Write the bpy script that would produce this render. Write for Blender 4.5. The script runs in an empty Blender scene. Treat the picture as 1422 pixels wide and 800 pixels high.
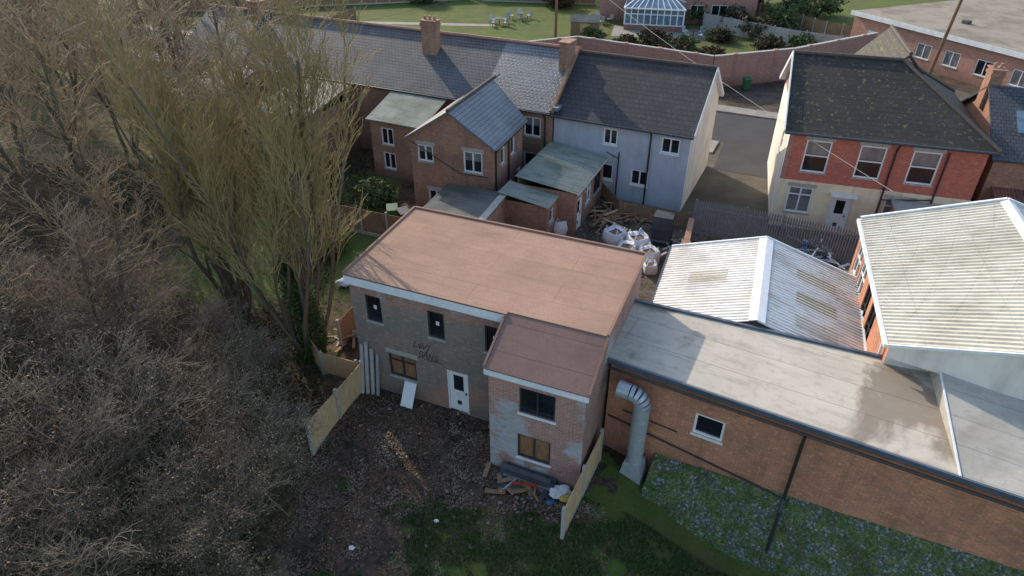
import bpy, bmesh, math, random
import numpy as np
from mathutils import Vector, Matrix, noise as mnoise
R=random.Random(7)
scene=bpy.context.scene
COL=bpy.context.collection
# ---------------------------------------------------------------- node helpers
class NT:
    def __init__(s,name,rough=.85,spec=.3):
        s.m=bpy.data.materials.new(name); s.m.use_nodes=True
        s.t=s.m.node_tree; s.n=s.t.nodes; s.l=s.t.links
        s.b=s.n["Principled BSDF"]; s.b.inputs["Roughness"].default_value=rough
        s.b.inputs["Specular IOR Level"].default_value=spec
        s.co=s.n.new("ShaderNodeTexCoord"); s.oi=None
    def set(s,i,v):
        if hasattr(v,"is_output"): s.l.new(v,i)
        elif isinstance(v,(tuple,list)) and len(v)==3 and i.type=='RGBA': i.default_value=(*v,1)
        else: i.default_value=v
    def noise(s,scale,detail=4,co="Object",rough=.6,vec=None,dist=0):
        n=s.n.new("ShaderNodeTexNoise"); s.l.new(vec or s.co.outputs[co],n.inputs["Vector"])
        n.inputs["Scale"].default_value=scale;n.inputs["Detail"].default_value=detail
        n.inputs["Roughness"].default_value=rough;n.inputs["Distortion"].default_value=dist
        return n.outputs["Fac"]
    def ramp(s,f,a,b,va=0.,vb=1.):
        n=s.n.new("ShaderNodeMapRange");s.l.new(f,n.inputs[0]);n.inputs[1].default_value=a;n.inputs[2].default_value=b
        n.inputs[3].default_value=va;n.inputs[4].default_value=vb;n.clamp=True
        return n.outputs[0]
    def mix(s,f,a,b,mode='MIX'):
        n=s.n.new("ShaderNodeMix");n.data_type='RGBA';n.blend_type=mode
        s.set(n.inputs[0],f);s.set(n.inputs[6],a);s.set(n.inputs[7],b);return n.outputs[2]
    def math(s,op,a,b=0.):
        n=s.n.new("ShaderNodeMath");n.operation=op;s.set(n.inputs[0],a);s.set(n.inputs[1],b);return n.outputs[0]
    def mapv(s,scale,co="Object",rot=(0,0,0)):
        n=s.n.new("ShaderNodeMapping");s.l.new(s.co.outputs[co],n.inputs[0]);n.inputs["Scale"].default_value=scale
        n.inputs["Rotation"].default_value=rot;return n.outputs[0]
    def rnd(s):
        if not s.oi: s.oi=s.n.new("ShaderNodeObjectInfo")
        return s.oi.outputs["Random"]
    def bump(s,h,strength=.5,dist=.02):
        n=s.n.new("ShaderNodeBump");s.l.new(h,n.inputs["Height"]);n.inputs["Strength"].default_value=strength
        n.inputs["Distance"].default_value=dist;s.l.new(n.outputs[0],s.b.inputs["Normal"])
    def brick(s,c1,c2,mo,w,h,ms,off=.5,vec=None,bias=0.):
        n=s.n.new("ShaderNodeTexBrick");s.l.new(vec or s.co.outputs["UV"],n.inputs["Vector"])
        s.set(n.inputs["Color1"],c1);s.set(n.inputs["Color2"],c2);s.set(n.inputs["Mortar"],mo)
        n.inputs["Scale"].default_value=1;n.inputs["Brick Width"].default_value=w;n.inputs["Row Height"].default_value=h
        n.inputs["Mortar Size"].default_value=ms;n.inputs["Mortar Smooth"].default_value=.2;n.offset=off
        n.inputs["Bias"].default_value=bias
        return n.outputs["Color"],n.outputs["Fac"]
    def out(s,c):
        s.set(s.b.inputs["Base Color"],c);return s.m

def simple(name,c,c2=None,scale=3,rough=.8,spec=.3,metal=0,bump=0,bscale=20,detail=5):
    t=NT(name,rough,spec)
    c2=c2 or tuple(x*.75 for x in c)
    n=t.ramp(t.noise(scale,detail),.35,.65)
    col=t.mix(n,c,c2)
    n2=t.ramp(t.noise(scale*9,3),.3,.7)
    col=t.mix(t.math('MULTIPLY',n2,.35),col,tuple(x*.6 for x in c2))
    if bump: t.bump(t.noise(bscale,4),bump,.02)
    t.b.inputs["Metallic"].default_value=metal
    return t.out(col)

def rendermat(name,c,dirt,k=.55):
    t=NT(name,.9,.2)
    col=t.mix(t.ramp(t.noise(1.1,5),.35,.65),c,tuple(x*.86 for x in c))
    col=t.mix(t.ramp(t.noise(1,5,vec=t.mapv((2.2,2.2,.25))),.5,.72,0,k),col,dirt)
    col=t.mix(t.ramp(t.noise(.6,4),.5,.7,0,k*.6),col,dirt)
    t.bump(t.noise(30,3),.25,.01)
    return t.out(col)

def brickmat(name,c1,c2,mo,stain=(.12,.1,.09),st=.5,patch=None,pth=(.55,.62),pscale=.6):
    t=NT(name,.9,.2)
    nn=t.noise(2.2,5)
    a=t.mix(t.ramp(t.noise(14,2,"UV"),.35,.65),c1,c2)
    b=t.mix(t.ramp(nn,.3,.7),c2,tuple(x*.5 for x in c1))
    col,f=t.brick(a,b,mo,.225,.078,.011)
    col=t.mix(t.ramp(t.noise(.7,5),.42,.72,0,st),col,stain)
    v=t.noise(1,4,vec=t.mapv((2.5,2.5,.35)))
    col=t.mix(t.ramp(v,.5,.75,0,st*.8),col,tuple(x*.8 for x in stain))
    col=t.mix(t.ramp(t.noise(5.5,1,"UV"),.60,.66,0,.4),col,tuple(min(1,x*1.5+.03) for x in c2))
    # damp band rising from the ground
    sz=t.n.new("ShaderNodeSeparateXYZ");t.l.new(t.co.outputs["Object"],sz.inputs[0])
    zz=t.math('SUBTRACT',sz.outputs[2],t.math('MULTIPLY',t.noise(1.7,4),1.1))
    col=t.mix(t.ramp(zz,-.5,.5,.55,0),col,tuple(x*.55 for x in stain))
    if patch:
        pn=t.noise(pscale,3,rough=.5)
        n9=t.noise(7,2,"UV")
        k=t.ramp(t.math('ADD',pn,t.math('MULTIPLY',n9,.15)),pth[0]+.07,pth[1]+.07)
        pc,_=t.brick(patch,tuple(x*.8 for x in patch),mo,.225,.078,.011)
        col=t.mix(t.math('MULTIPLY',k,.8),col,pc)
    t.bump(t.math('SUBTRACT',1.,f),.5,.012)
    return t.out(col)

def tilemat(name,c1,c2,w,h,moss=None,mt=(.6,.7),dark=(.012,.012,.014),streak=.3,ms=.018,rough=.75,ms2=9):
    t=NT(name,rough,.4)
    nn=t.noise(1.3,4)
    a=t.mix(t.ramp(nn,.35,.65),c1,c2)
    b=t.mix(t.ramp(t.noise(6,2,"UV"),.3,.7),c2,tuple(x*.65 for x in c1))
    col,f=t.brick(a,b,dark,w,h,ms,.5)
    col=t.mix(t.ramp(t.noise(.5,4),.45,.7,0,streak),col,tuple(min(1,x*1.7) for x in c1))
    if moss:
        k=t.ramp(t.noise(ms2,4),mt[0],mt[1])
        col=t.mix(k,col,moss)
    sx=t.n.new("ShaderNodeSeparateXYZ");t.l.new(t.co.outputs["UV"],sx.inputs[0])
    fr=t.math('FRACT',t.math('DIVIDE',sx.outputs[1],h))
    hh=t.math('ADD',t.math('MULTIPLY',fr,-.6),t.math('MULTIPLY',f,-.5))
    t.bump(hh,.9,.035)
    return t.out(col)

def feltmat(name,c1,c2,stain,st=(.55,.7),sw=1.0,sl=6.,seam=.5,k=.6,speck=.25,pscale=.35,sb=1.5,k2=.25):
    t=NT(name,.9,.2)
    n=t.noise(.9,5);col=t.mix(t.ramp(n,.3,.7),c1,c2)
    col=t.mix(t.ramp(t.noise(45,2),.4,.75,0,speck),col,tuple(min(1,x*1.5) for x in c2))
    col=t.mix(t.ramp(t.noise(25,3),.45,.7,0,speck),col,tuple(x*.5 for x in c1))
    s=t.ramp(t.noise(pscale,6,dist=.6),st[0],st[1],0,k)
    col=t.mix(s,col,stain)
    col=t.mix(t.ramp(t.noise(3.3,5),.52,.7,0,k2),col,tuple(x*.55 for x in c1))
    col=t.mix(t.ramp(t.noise(1.2,5,vec=t.mapv((.5,2.6,1))),.52,.7,0,k2),col,tuple(x*.6 for x in c2))
    c,f=t.brick((1,1,1),(.93,.93,.93),(seam,)*3,sl,sw,.02,.37)
    col=t.mix(1.,col,c,'MULTIPLY')
    t.bump(t.math('ADD',t.noise(30,3),t.math('MULTIPLY',f,sb)),.4,.01)
    return t.out(col)

def sheetmat(name,c,dirt,k=.5,rough=.55,metal=0,mscale=.5,stre=(.6,3,3)):
    t=NT(name,rough,.4)
    col=t.mix(t.ramp(t.noise(mscale,6),.45,.7,0,k),c,dirt)
    col=t.mix(t.ramp(t.noise(1.5,5,vec=t.mapv(stre)),.5,.72,0,k),col,dirt)
    cc,f=t.brick((1,1,1),(.94,.94,.94),(.6,)*3,1.0,2.4,.015,.0)
    col=t.mix(.7,col,cc,'MULTIPLY')
    t.b.inputs["Metallic"].default_value=metal
    return t.out(col)

def woodmat(name,c,c2,rough=.85):
    t=NT(name,rough,.2)
    n=t.noise(2,5,vec=t.mapv((9,9,1.2)))
    col=t.mix(t.ramp(n,.35,.65),c,c2)
    col=t.mix(t.ramp(t.noise(.9,4),.5,.75,0,.5),col,tuple(x*.5 for x in c2))
    return t.out(col)

MT={}
MT['brick_new']=brickmat("brick_main",(.40,.175,.125),(.29,.15,.115),(.30,.27,.24),stain=(.17,.13,.11),st=.6,patch=(.36,.36,.36),pth=(.60,.68),pscale=.5)
MT['brick_dirty']=brickmat("brick_dirty",(.30,.205,.155),(.22,.17,.14),(.25,.23,.205),stain=(.175,.16,.14),st=.75,patch=(.42,.18,.12),pth=(.53,.66),pscale=.45)
MT['brick_ext']=brickmat("brick_extension",(.48,.20,.145),(.35,.17,.14),(.36,.33,.30),stain=(.20,.15,.14),st=.45,patch=(.36,.42,.47),pth=(.50,.56),pscale=.65)
MT['brick_ws']=brickmat("brick_workshop",(.60,.22,.11),(.46,.175,.10),(.36,.28,.21),stain=(.22,.12,.08),st=.65)
MT['brick_red']=brickmat("brick_red",(.60,.15,.095),(.48,.125,.085),(.34,.20,.16),stain=(.34,.12,.09),st=.45)
MT['brick_terr']=brickmat("brick_terrace",(.45,.21,.125),(.33,.16,.105),(.30,.25,.20),stain=(.14,.095,.075),st=.6)
MT['brick_wall']=brickmat("brick_gardenwall",(.50,.22,.16),(.39,.18,.14),(.32,.27,.23),stain=(.22,.14,.12),st=.45)
MT['render_grey']=rendermat("grey_render",(.40,.44,.50),(.24,.26,.29),.55)
MT['render_cream']=rendermat("cream_render",(.76,.66,.47),(.40,.34,.25),.55)
MT['render_white']=rendermat("white_render",(.68,.65,.60),(.36,.33,.30),.6)
MT['white']=simple("white_paint",(.80,.81,.82),(.70,.71,.72),4,.45,.5)
MT['white_b']=simple("white_fascia",(.74,.77,.80),(.60,.64,.68),2,.5,.4)
MT['black']=simple("black_plastic",(.02,.021,.024),(.03,.03,.034),4,.4,.5)
MT['greyfr']=simple("dark_grey_frame",(.03,.031,.036),(.045,.045,.05),4,.4,.5)
MT['lead']=simple("lead_trim",(.15,.18,.22),(.10,.12,.15),2,.6,.4)
MT['trimblue']=simple("edge_trim",(.085,.115,.16),(.055,.075,.10),2,.5,.4)
def glass(name,c):
    t=NT(name,.06,.6); return t.out(t.mix(t.ramp(t.noise(1.3,2),.3,.7),c,tuple(x*.5 for x in c)))
MT['glass']=glass("window_glass",(.018,.022,.028)); MT['glassb']=glass("curtained_glass",(.22,.22,.22)); MT['glasslight']=glass("conservatory_glass",(.16,.25,.32))
MT['board']=woodmat("osb_board",(.27,.15,.08),(.17,.09,.045))
MT['paper']=simple("window_paper",(.75,.74,.7))
MT['felt_brown']=feltmat("brown_felt",(.36,.235,.175),(.30,.19,.14),(.215,.135,.105),st=(.42,.7),seam=.82,k=.6,speck=.5,sb=.8,sl=7.3,k2=.3)
MT['felt_brown_edge']=feltmat("brown_felt_edge",(.26,.16,.125),(.22,.135,.105),(.17,.11,.09),seam=1.)
MT['felt_ext']=feltmat("purple_felt",(.225,.14,.12),(.185,.115,.10),(.145,.095,.085),seam=.75,speck=.45)  # extension felt: shade of the roof tilting from the sun painted into its colour
MT['felt_ws']=feltmat("workshop_felt",(.50,.455,.385),(.41,.375,.32),(.16,.125,.095),st=(.54,.60),sw=1.25,sl=30.,seam=.70,k=.75,speck=.2,pscale=.22,k2=.45)
MT['felt_ws2']=feltmat("workshop_felt_b",(.43,.41,.37),(.35,.335,.305),(.22,.195,.165),st=(.52,.7),sw=1.,sl=30.,seam=.76,k=.5,k2=.45)
MT['felt_dark']=feltmat("dark_felt",(.15,.155,.15),(.11,.115,.11),(.06,.065,.055),st=(.45,.6),seam=.6,k=.8)
MT['felt_far']=feltmat("far_felt",(.30,.26,.21),(.24,.21,.17),(.13,.11,.09),seam=.8,k2=.4,st=(.48,.62))
MT['sheet_white']=sheetmat("white_sheet",(.66,.65,.61),(.34,.30,.25),.6)
MT['sheet_cream']=sheetmat("cream_sheet",(.55,.53,.45),(.31,.28,.21),.65)
MT['sheet_clear']=sheetmat("rooflight_sheet",(.33,.30,.20),(.2,.18,.12),.6)
MT['sheet_grey']=sheetmat("asbestos_sheet",(.24,.26,.235),(.10,.12,.08),.85,.9)
MT['sheet_rust']=sheetmat("rusty_sheet",(.24,.10,.07),(.10,.055,.045),.8,.9)
MT['tile_black']=tilemat("black_tile",(.05,.05,.055),(.03,.03,.034),.30,.33)
MT['tile_brown']=tilemat("brown_tile",(.040,.035,.029),(.024,.021,.019),.30,.33,moss=(.11,.115,.045),mt=(.59,.65),ms2=5)
MT['slate']=tilemat("slate",(.105,.11,.12),(.07,.078,.09),.26,.24,moss=(.13,.125,.07),mt=(.62,.72))
MT['slate_new']=tilemat("slate_wing",(.15,.17,.195),(.11,.13,.155),.26,.24,rough=.4)
MT['slate_dk']=tilemat("slate_dark",(.07,.078,.09),(.05,.055,.065),.26,.24,moss=(.1,.1,.06),mt=(.64,.72))
MT['ridge']=simple("ridge_tile",(.10,.085,.075),(.07,.06,.055),5)
MT['fence']=woodmat("new_fence",(.58,.42,.24),(.44,.31,.17))
MT['fence_old']=woodmat("old_fence",(.30,.19,.11),(.19,.12,.075))
MT['conc']=simple("concrete",(.42,.41,.38),(.32,.31,.29),4,.9,bump=.3)
MT['cable']=simple("cable",(.10,.095,.09),None,3)
MT['galv']=simple("galvanised_steel",(.46,.50,.54),(.36,.40,.44),6,.42,.5,metal=.35)
MT['palis']=simple("palisade_steel",(.25,.28,.30),(.18,.20,.22),6,.6,.5,metal=.3)
MT['bag']=simple("bulk_bag_fabric",(.72,.73,.74),(.58,.6,.62),4,.8,bump=.4,bscale=8)
MT['rubble']=simple("bag_rubble",(.08,.06,.05),(.18,.13,.1),9,.95)
MT['asphalt']=simple("asphalt",(.058,.058,.06),(.045,.045,.047),.6,.9,bump=.4,bscale=40)
MT['lane']=simple("lane_tarmac",(.13,.11,.08),(.07,.06,.048),.5,.9,bump=.4,bscale=30)
MT['paving']=simple("paving",(.30,.28,.25),(.22,.2,.18),1.2,.9)
MT['blue']=simple("blue_item",(.05,.15,.35),None,3,.5); MT['red']=simple("red_plastic",(.45,.05,.03),None,3,.5)
MT['green_bin']=simple("green_bin",(.04,.13,.06),None,3,.5)
MT['yellow']=simple("yellow_bag",(.6,.45,.1),None,3,.6)
MT['timber']=woodmat("scrap_timber",(.34,.23,.14),(.2,.125,.08)); MT['polew']=woodmat("pole_wood",(.22,.13,.08),(.14,.09,.06))
MT['panel']=simple("dark_panel",(.07,.08,.09),(.04,.045,.05),3,.6)
MT['graf']=simple("spray_paint",(.02,.02,.022),None,3,.6)
# ---------------------------------------------------------------- mesh builder
class MB:
    def __init__(s): s.v=[];s.f=[];s.m=[];s.mats=[]
    def mi(s,mat):
        if isinstance(mat,str): mat=MT[mat]
        if mat not in s.mats: s.mats.append(mat)
        return s.mats.index(mat)
    def poly(s,pts,mat):
        i=len(s.v);s.v+=[tuple(p) for p in pts];s.f.append(tuple(range(i,i+len(pts))));s.m.append(s.mi(mat))
    def hexa(s,b,t,mat,top=None):
        n=len(b);i=len(s.v);s.v+=[tuple(p) for p in b]+[tuple(p) for p in t];k=s.mi(mat);kt=s.mi(top) if top else k
        s.f.append(tuple(i+j for j in reversed(range(n))));s.m.append(k)
        s.f.append(tuple(i+n+j for j in range(n)));s.m.append(kt)
        for j in range(n):
            q=(j+1)%n;s.f.append((i+j,i+q,i+n+q,i+n+j));s.m.append(k)
    def box(s,x0,x1,y0,y1,z0,z1,mat,top=None):
        s.hexa([(x0,y0,z0),(x1,y0,z0),(x1,y1,z0),(x0,y1,z0)],[(x0,y0,z1),(x1,y0,z1),(x1,y1,z1),(x0,y1,z1)],mat,top)
    def slab(s,q,th,mat,edge=None):
        q=[Vector(p) for p in q];n=(q[1]-q[0]).cross(q[2]-q[0]).normalized()
        if n.z<0: n=-n;q=q[::-1]
        s.hexa([p-n*th for p in q],q,edge or mat,mat)
    def beam(s,a,b,w,h,mat,up=(0,0,1)):
        a=Vector(a);b=Vector(b);d=(b-a).normalized();u=Vector(up)
        if abs(d.dot(u))>.98:u=Vector((0,1,0))
        x=d.cross(u).normalized()*w/2;y=x.cross(d).normalized()*h/2
        s.hexa([a-x-y,a+x-y,a+x+y,a-x+y],[b-x-y,b+x-y,b+x+y,b-x+y],mat)
    def cyl(s,a,b,r0,r1,mat,n=10,caps=True):
        a=Vector(a);b=Vector(b);d=(b-a).normalized();u=Vector((0,0,1)) if abs(d.z)<.9 else Vector((1,0,0))
        x=d.cross(u).normalized();y=d.cross(x)
        c=[(math.cos(2*math.pi*i/n),math.sin(2*math.pi*i/n)) for i in range(n)]
        s.hexa([a+(x*p+y*q)*r0 for p,q in c],[b+(x*p+y*q)*r1 for p,q in c],mat)
    def corr(s,A,B,C,D,pitch,amp,mat,th=.0):
        A,B,C,D=map(Vector,(A,B,C,D));n=(B-A).cross(D-A).normalized()
        if n.z<0:n=-n
        N=max(4,int((B-A).length/pitch*4));k=s.mi(mat);i0=len(s.v)
        prof=[0,1,1,0]
        for j in range(N+1):
            f=j/N;o=n*amp*prof[j%4]
            s.v.append(tuple(A.lerp(B,f)+o));s.v.append(tuple(D.lerp(C,f)+o))
        for j in range(N):
            a=i0+2*j;s.f.append((a,a+2,a+3,a+1));s.m.append(k)
    def wbox(s,W,s0,s1,z0,z1,d0,d1,mat):
        (px,py),(dx,dy)=W;nx,ny=dy,-dx
        def P(a,z,d): return (px+dx*a+nx*d,py+dy*a+ny*d,z)
        s.hexa([P(s0,z0,d0),P(s1,z0,d0),P(s1,z0,d1),P(s0,z0,d1)][::-1],[P(s0,z1,d0),P(s1,z1,d0),P(s1,z1,d1),P(s0,z1,d1)][::-1],mat)
    def done(s,name,parent=None,smooth=False):
        me=bpy.data.meshes.new(name);me.from_pydata(s.v,[],s.f)
        for m in s.mats: me.materials.append(m)
        me.polygons.foreach_set("material_index",s.m);me.update()
        uv=me.uv_layers.new(name="UVMap")
        for p in me.polygons:
            n=p.normal
            if abs(n.z)>.98: t=Vector((1,0,0));b=Vector((0,1,0))
            else: t=Vector((0,0,1)).cross(n).normalized();b=n.cross(t)
            for li in p.loop_indices:
                c=me.vertices[me.loops[li].vertex_index].co;uv.data[li].uv=(c.dot(t),c.dot(b))
        if smooth: me.polygons.foreach_set("use_smooth",[True]*len(me.polygons))
        o=bpy.data.objects.new(name,me);COL.objects.link(o)
        if parent:o.parent=parent
        return o
def empty(name,loc=(0,0,0),ang=0):
    o=bpy.data.objects.new(name,None);COL.objects.link(o);o.location=loc;o.rotation_euler=(0,0,math.radians(ang));o.empty_display_size=.5;return o

def window(mb,W,s,z,w,h,kind,dep):
    fr={'d':'greyfr','w':'white','k':'black'}[kind[0]]
    t=.055 if kind[0]!='w' else .075
    d=-dep
    gl='glass'
    if 'b' in kind[1:]: gl='board'
    if 'c' in kind[1:]: gl='glassb'
    mb.wbox(W,s,s+w,z,z+h,d-.03,d,gl)
    for a in ((s,s+t,z,z+h),(s+w-t,s+w,z,z+h),(s+t,s+w-t,z,z+t),(s+t,s+w-t,z+h-t,z+h)):
        mb.wbox(W,*a,d+.001,d+.06,fr)
    if '2' in kind: mb.wbox(W,s+w/2-t*.5,s+w/2+t*.5,z+t,z+h-t,d+.002,d+.055,fr)
    if 't' in kind: mb.wbox(W,s+t,s+w-t,z+h*.68,z+h*.68+t*.8,d+.003,d+.05,fr)
    if 'm' in kind: mb.wbox(W,s+t,s+w-t,z+h*.5,z+h*.5+t*.8,d+.003,d+.05,fr)
    if 'p' in kind:
        mb.wbox(W,s+w*.42,s+w*.62,z+h*.45,z+h*.6,d+.001,d+.004,'paper')
    if 'v' in kind:
        mb.wbox(W,s+t,s+w-t,z+h*.55,z+h-t,d+.0005,d+.0012,'glassb')
def door(mb,W,s,z,w,h,dep,mat='white',lights=True):
    d=-dep
    mb.wbox(W,s,s+w,z,z+h,d-.04,d,mat)
    for a in ((s,s+.06,z,z+h),(s+w-.06,s+w,z,z+h),(s+.06,s+w-.06,z+h-.06,z+h)): mb.wbox(W,*a,d+.001,d+.06,mat)
    if lights:
        mb.wbox(W,s+w*.27,s+w*.73,z+h*.52,z+h*.88,d+.001,d+.008,'glass')
        mb.wbox(W,s+w*.40,s+w*.60,z+h*.16,z+h*.26,d+.001,d+.012,'greyfr')
    mb.wbox(W,s+w*.82,s+w*.87,z+h*.45,z+h*.5,d+.001,d+.05,'greyfr')
def wall(mb,wm,p0,p1,z0,z1,mat,ops=(),dep=.09,sill='conc',zt=None,split=None,mat2=None):
    p0=Vector(p0);p1=Vector(p1);L=(p1-p0).length;d=(p1-p0)/L;n=Vector((d.y,-d.x));W=((p0.x,p0.y),(d.x,d.y))
    ss=sorted({0,L}|{o[0] for o in ops}|{o[0]+o[2] for o in ops});zz=sorted({z0,z1}|{o[1] for o in ops}|{o[1]+o[3] for o in ops}|({split} if split else set()))
    P=lambda s,z,q=0:(p0.x+d.x*s+n.x*q,p0.y+d.y*s+n.y*q,z)
    for i in range(len(ss)-1):
        for j in range(len(zz)-1):
            cs=(ss[i]+ss[i+1])/2;cz=(zz[j]+zz[j+1])/2
            if any(o[0]<cs<o[0]+o[2] and o[1]<cz<o[1]+o[3] for o in ops): continue
            mb.poly([P(ss[i],zz[j]),P(ss[i+1],zz[j]),P(ss[i+1],zz[j+1]),P(ss[i],zz[j+1])],mat2 if split and cz>split else mat)
    for o in ops:
        s,z,w,h,k=o[:5];r=dep+.03;mm=mat2 if split and z>split else mat
        mb.poly([P(s,z),P(s,z+h),P(s,z+h,-r),P(s,z,-r)],mm);mb.poly([P(s+w,z),P(s+w,z,-r),P(s+w,z+h,-r),P(s+w,z+h)],mm)
        mb.poly([P(s,z+h),P(s+w,z+h),P(s+w,z+h,-r),P(s,z+h,-r)],mm);mb.poly([P(s,z),P(s,z,-r),P(s+w,z,-r),P(s+w,z)],mm)
        if k[0]=='D': door(wm,W,s,z,w,h,dep,{'w':'white','g':'render_grey','b':'greyfr'}[k[1]],'n' not in k)
        else:
            window(wm,W,s,z,w,h,k,dep)
            if sill: wm.wbox(W,s-.05,s+w+.05,z-.07,z-.002,-dep+.01,.05,sill)
            if 'l' in k: wm.wbox(W,s-.1,s+w+.1,z+h+.002,z+h+.2,-.02,.012,sill)
def chimney(mb,x,y,zb,zt,w=.9,d=.6,mat='brick_terr',pots=3):
    mb.box(x-w/2,x+w/2,y-d/2,y+d/2,zb,zt,mat)
    mb.box(x-w/2-.05,x+w/2+.05,y-d/2-.05,y+d/2+.05,zt-.28,zt-.12,mat)
    mb.box(x-w/2-.07,x+w/2+.07,y-d/2-.07,y+d/2+.07,zt,zt+.06,mat)
    for i in range(pots):
        px=x-w/2+w*(i+.5)/pots;mb.cyl((px,y,zt+.06),(px,y,zt+.3),.1,.085,'brick_wall',8)
def pipe(mb,pts,r,mat='black',n=8):
    for a,b in zip(pts[:-1],pts[1:]): mb.cyl(a,b,r,r,mat,n)

# ================================================================ MAIN BRICK BUILDING
E=empty("flat_roofed_brick_house",(-5.8,19.9,0),-22.8)
w=MB();wd=MB();rf=MB()
wall(w,wd,(0,0),(6.2,0),-.3,4.95,'brick_dirty',[(.6,3.5,.64,1.12,'dp'),(3.12,3.5,.64,1.12,'dp'),(5.3,3.5,.64,1.12,'dp'),(1.3,1.15,1.15,1.05,'d2btl'),(3.72,.22,.86,1.95,'Dw')],sill='conc',split=4.45,mat2='brick_new')
wall(w,wd,(6.2,0),(6.2,-1.7),-.3,4.2,'brick_new')
w.poly([(6.2,0,4.2),(6.2,-1.7,4.2),(6.2,0,5.1)],'brick_new')
wall(w,wd,(6.2,-1.7),(9.4,-1.7),-.3,4.25,'brick_ext',[(1.05,2.92,1.2,1.05,'d2'),(1.0,.9,1.15,1.05,'d2b')],sill='white')
wall(w,wd,(9.4,-1.7),(9.4,0),-.3,4.2,'brick_new')
w.poly([(9.4,-1.7,4.2),(9.4,0,4.2),(9.4,0,5.1)],'brick_new')
wall(w,wd,(9.4,0),(9.4,4.9),-.3,5.4,'brick_new')
wall(w,wd,(9.4,4.9),(0,4.9),-.3,5.5,'brick_new',[(1.5,3.4,.9,1.1,'d2'),(5,3.4,.9,1.1,'d2'),(7.5,3.4,.9,1.1,'d2')])
wall(w,wd,(0,4.9),(0,0),-.3,5.2,'brick_new')
w.poly([(0.02,0.02,4.95),(6.2,.02,4.95),(6.2,.02,5.2),(0.02,.02,5.2)],'brick_new')
w.done("walls",E);wd.done("windows_and_door",E)
rf.slab([(-.12,-.14,5.4),(6.16,-.14,5.4),(6.16,5.0,5.6),(-.12,5.0,5.6)],.07,'felt_brown','felt_brown_edge')
rf.slab([(6.163,-.02,5.405),(9.5,-.02,5.405),(9.5,5.0,5.6),(6.163,5.0,5.6)],.07,'felt_brown','felt_brown_edge')
rf.slab([(6.08,-1.84,4.48),(9.52,-1.84,4.48),(9.52,-.03,5.37),(6.08,-.03,5.37)],.07,'felt_ext','felt_brown_edge')
rf.beam((-.1,-.1,5.42),(-.1,4.98,5.62),.09,.07,'felt_brown_edge');rf.beam((9.48,0,5.42),(9.48,4.98,5.63),.09,.07,'felt_brown_edge')
rf.beam((-.05,4.95,5.63),(9.43,4.95,5.63),.09,.07,'felt_brown_edge')
rf.beam((9.5,-1.8,4.5),(9.5,-.05,5.37),.08,.08,'felt_brown_edge')
rf.beam((6.1,-1.8,4.5),(6.1,-.2,5.29),.07,.07,'felt_brown_edge')
rf.box(-.1,6.12,-.135,-.06,5.0,5.33,'white_b');rf.box(-.1,-.03,-.055,4.9,5.09,5.33,'white_b')
rf.box(6.1,9.5,-1.82,-1.76,4.2,4.41,'white_b')
rf.done("roof",E)
g=MB()
for i,(x,l) in enumerate(((.22,2.3),(.42,2.5),(.62,2.2))):
    g.cyl((x,-.5+.06*i,.15),(x-.02,-.07,l),.075,.075,'conc',12)
g.beam((.85,-.4,.15),(.84,-.05,2.0),.09,.09,'galv')
g.done("leaning_pipe",E)
g=MB();g.hexa([(1.95,-.62,.17),(2.45,-.62,.17),(2.45,-.58,.17),(1.95,-.58,.17)],[(1.95,-.1,1.08),(2.45,-.1,1.08),(2.45,-.06,1.08),(1.95,-.06,1.08)],'white');g.done("leaning_board",E)
g=MB();rr=random.Random(4)
def stroke(pts,ox,oz,s):
    P_=[Vector((ox+x*s+z*s*.25+rr.uniform(-.015,.015),-.004,oz+z*s+x*s*-.06+rr.uniform(-.015,.015))) for x,z in pts]
    for a,b in zip(P_[:-1],P_[1:]):
        d=(b-a);L=d.length
        if L<1e-4: continue
        n=Vector((-d.z,0,d.x))/L*.014;e=d/L*.01;g.poly([a-n-e,b-n+e,b+n+e,a+n-e],'graf')
GL={'L':[[(.1,1.1),(.0,0),(.6,.15)]],'O':[[(.1,.2),(.0,.7),(.25,1),(.55,.75),(.5,.2),(.1,.1),(.3,.6)]],'V':[[(-.1,1),(.2,0),(.6,1.15)]],'Y':[[(0,1),(.25,.5),(.5,1.05)],[(.25,.5),(.1,-.3)]],'G':[[(.55,.85),(.25,1),(0,.5),(.2,0),(.55,.1),(.55,.5),(.3,.5)]],'A':[[(0,0),(.25,1.05),(.5,0)],[(.0,.4),(.55,.42)]],'N':[[(0,0),(.05,1),(.45,0),(.5,1.05)]]}
for word,x0,z0,s in (("LOVY",2.45,2.85,.24),("GANG",2.6,2.45,.29)):
    for i,ch in enumerate(word):
        for st_ in GL[ch]: stroke(st_,x0+i*s*.72,z0-rr.uniform(0,.06),s)
stroke([(0,0),(1,.2),(2,.05),(3,.3),(3.6,.1)],2.5,2.36,.3)
g.done("graffiti",E)

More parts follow.
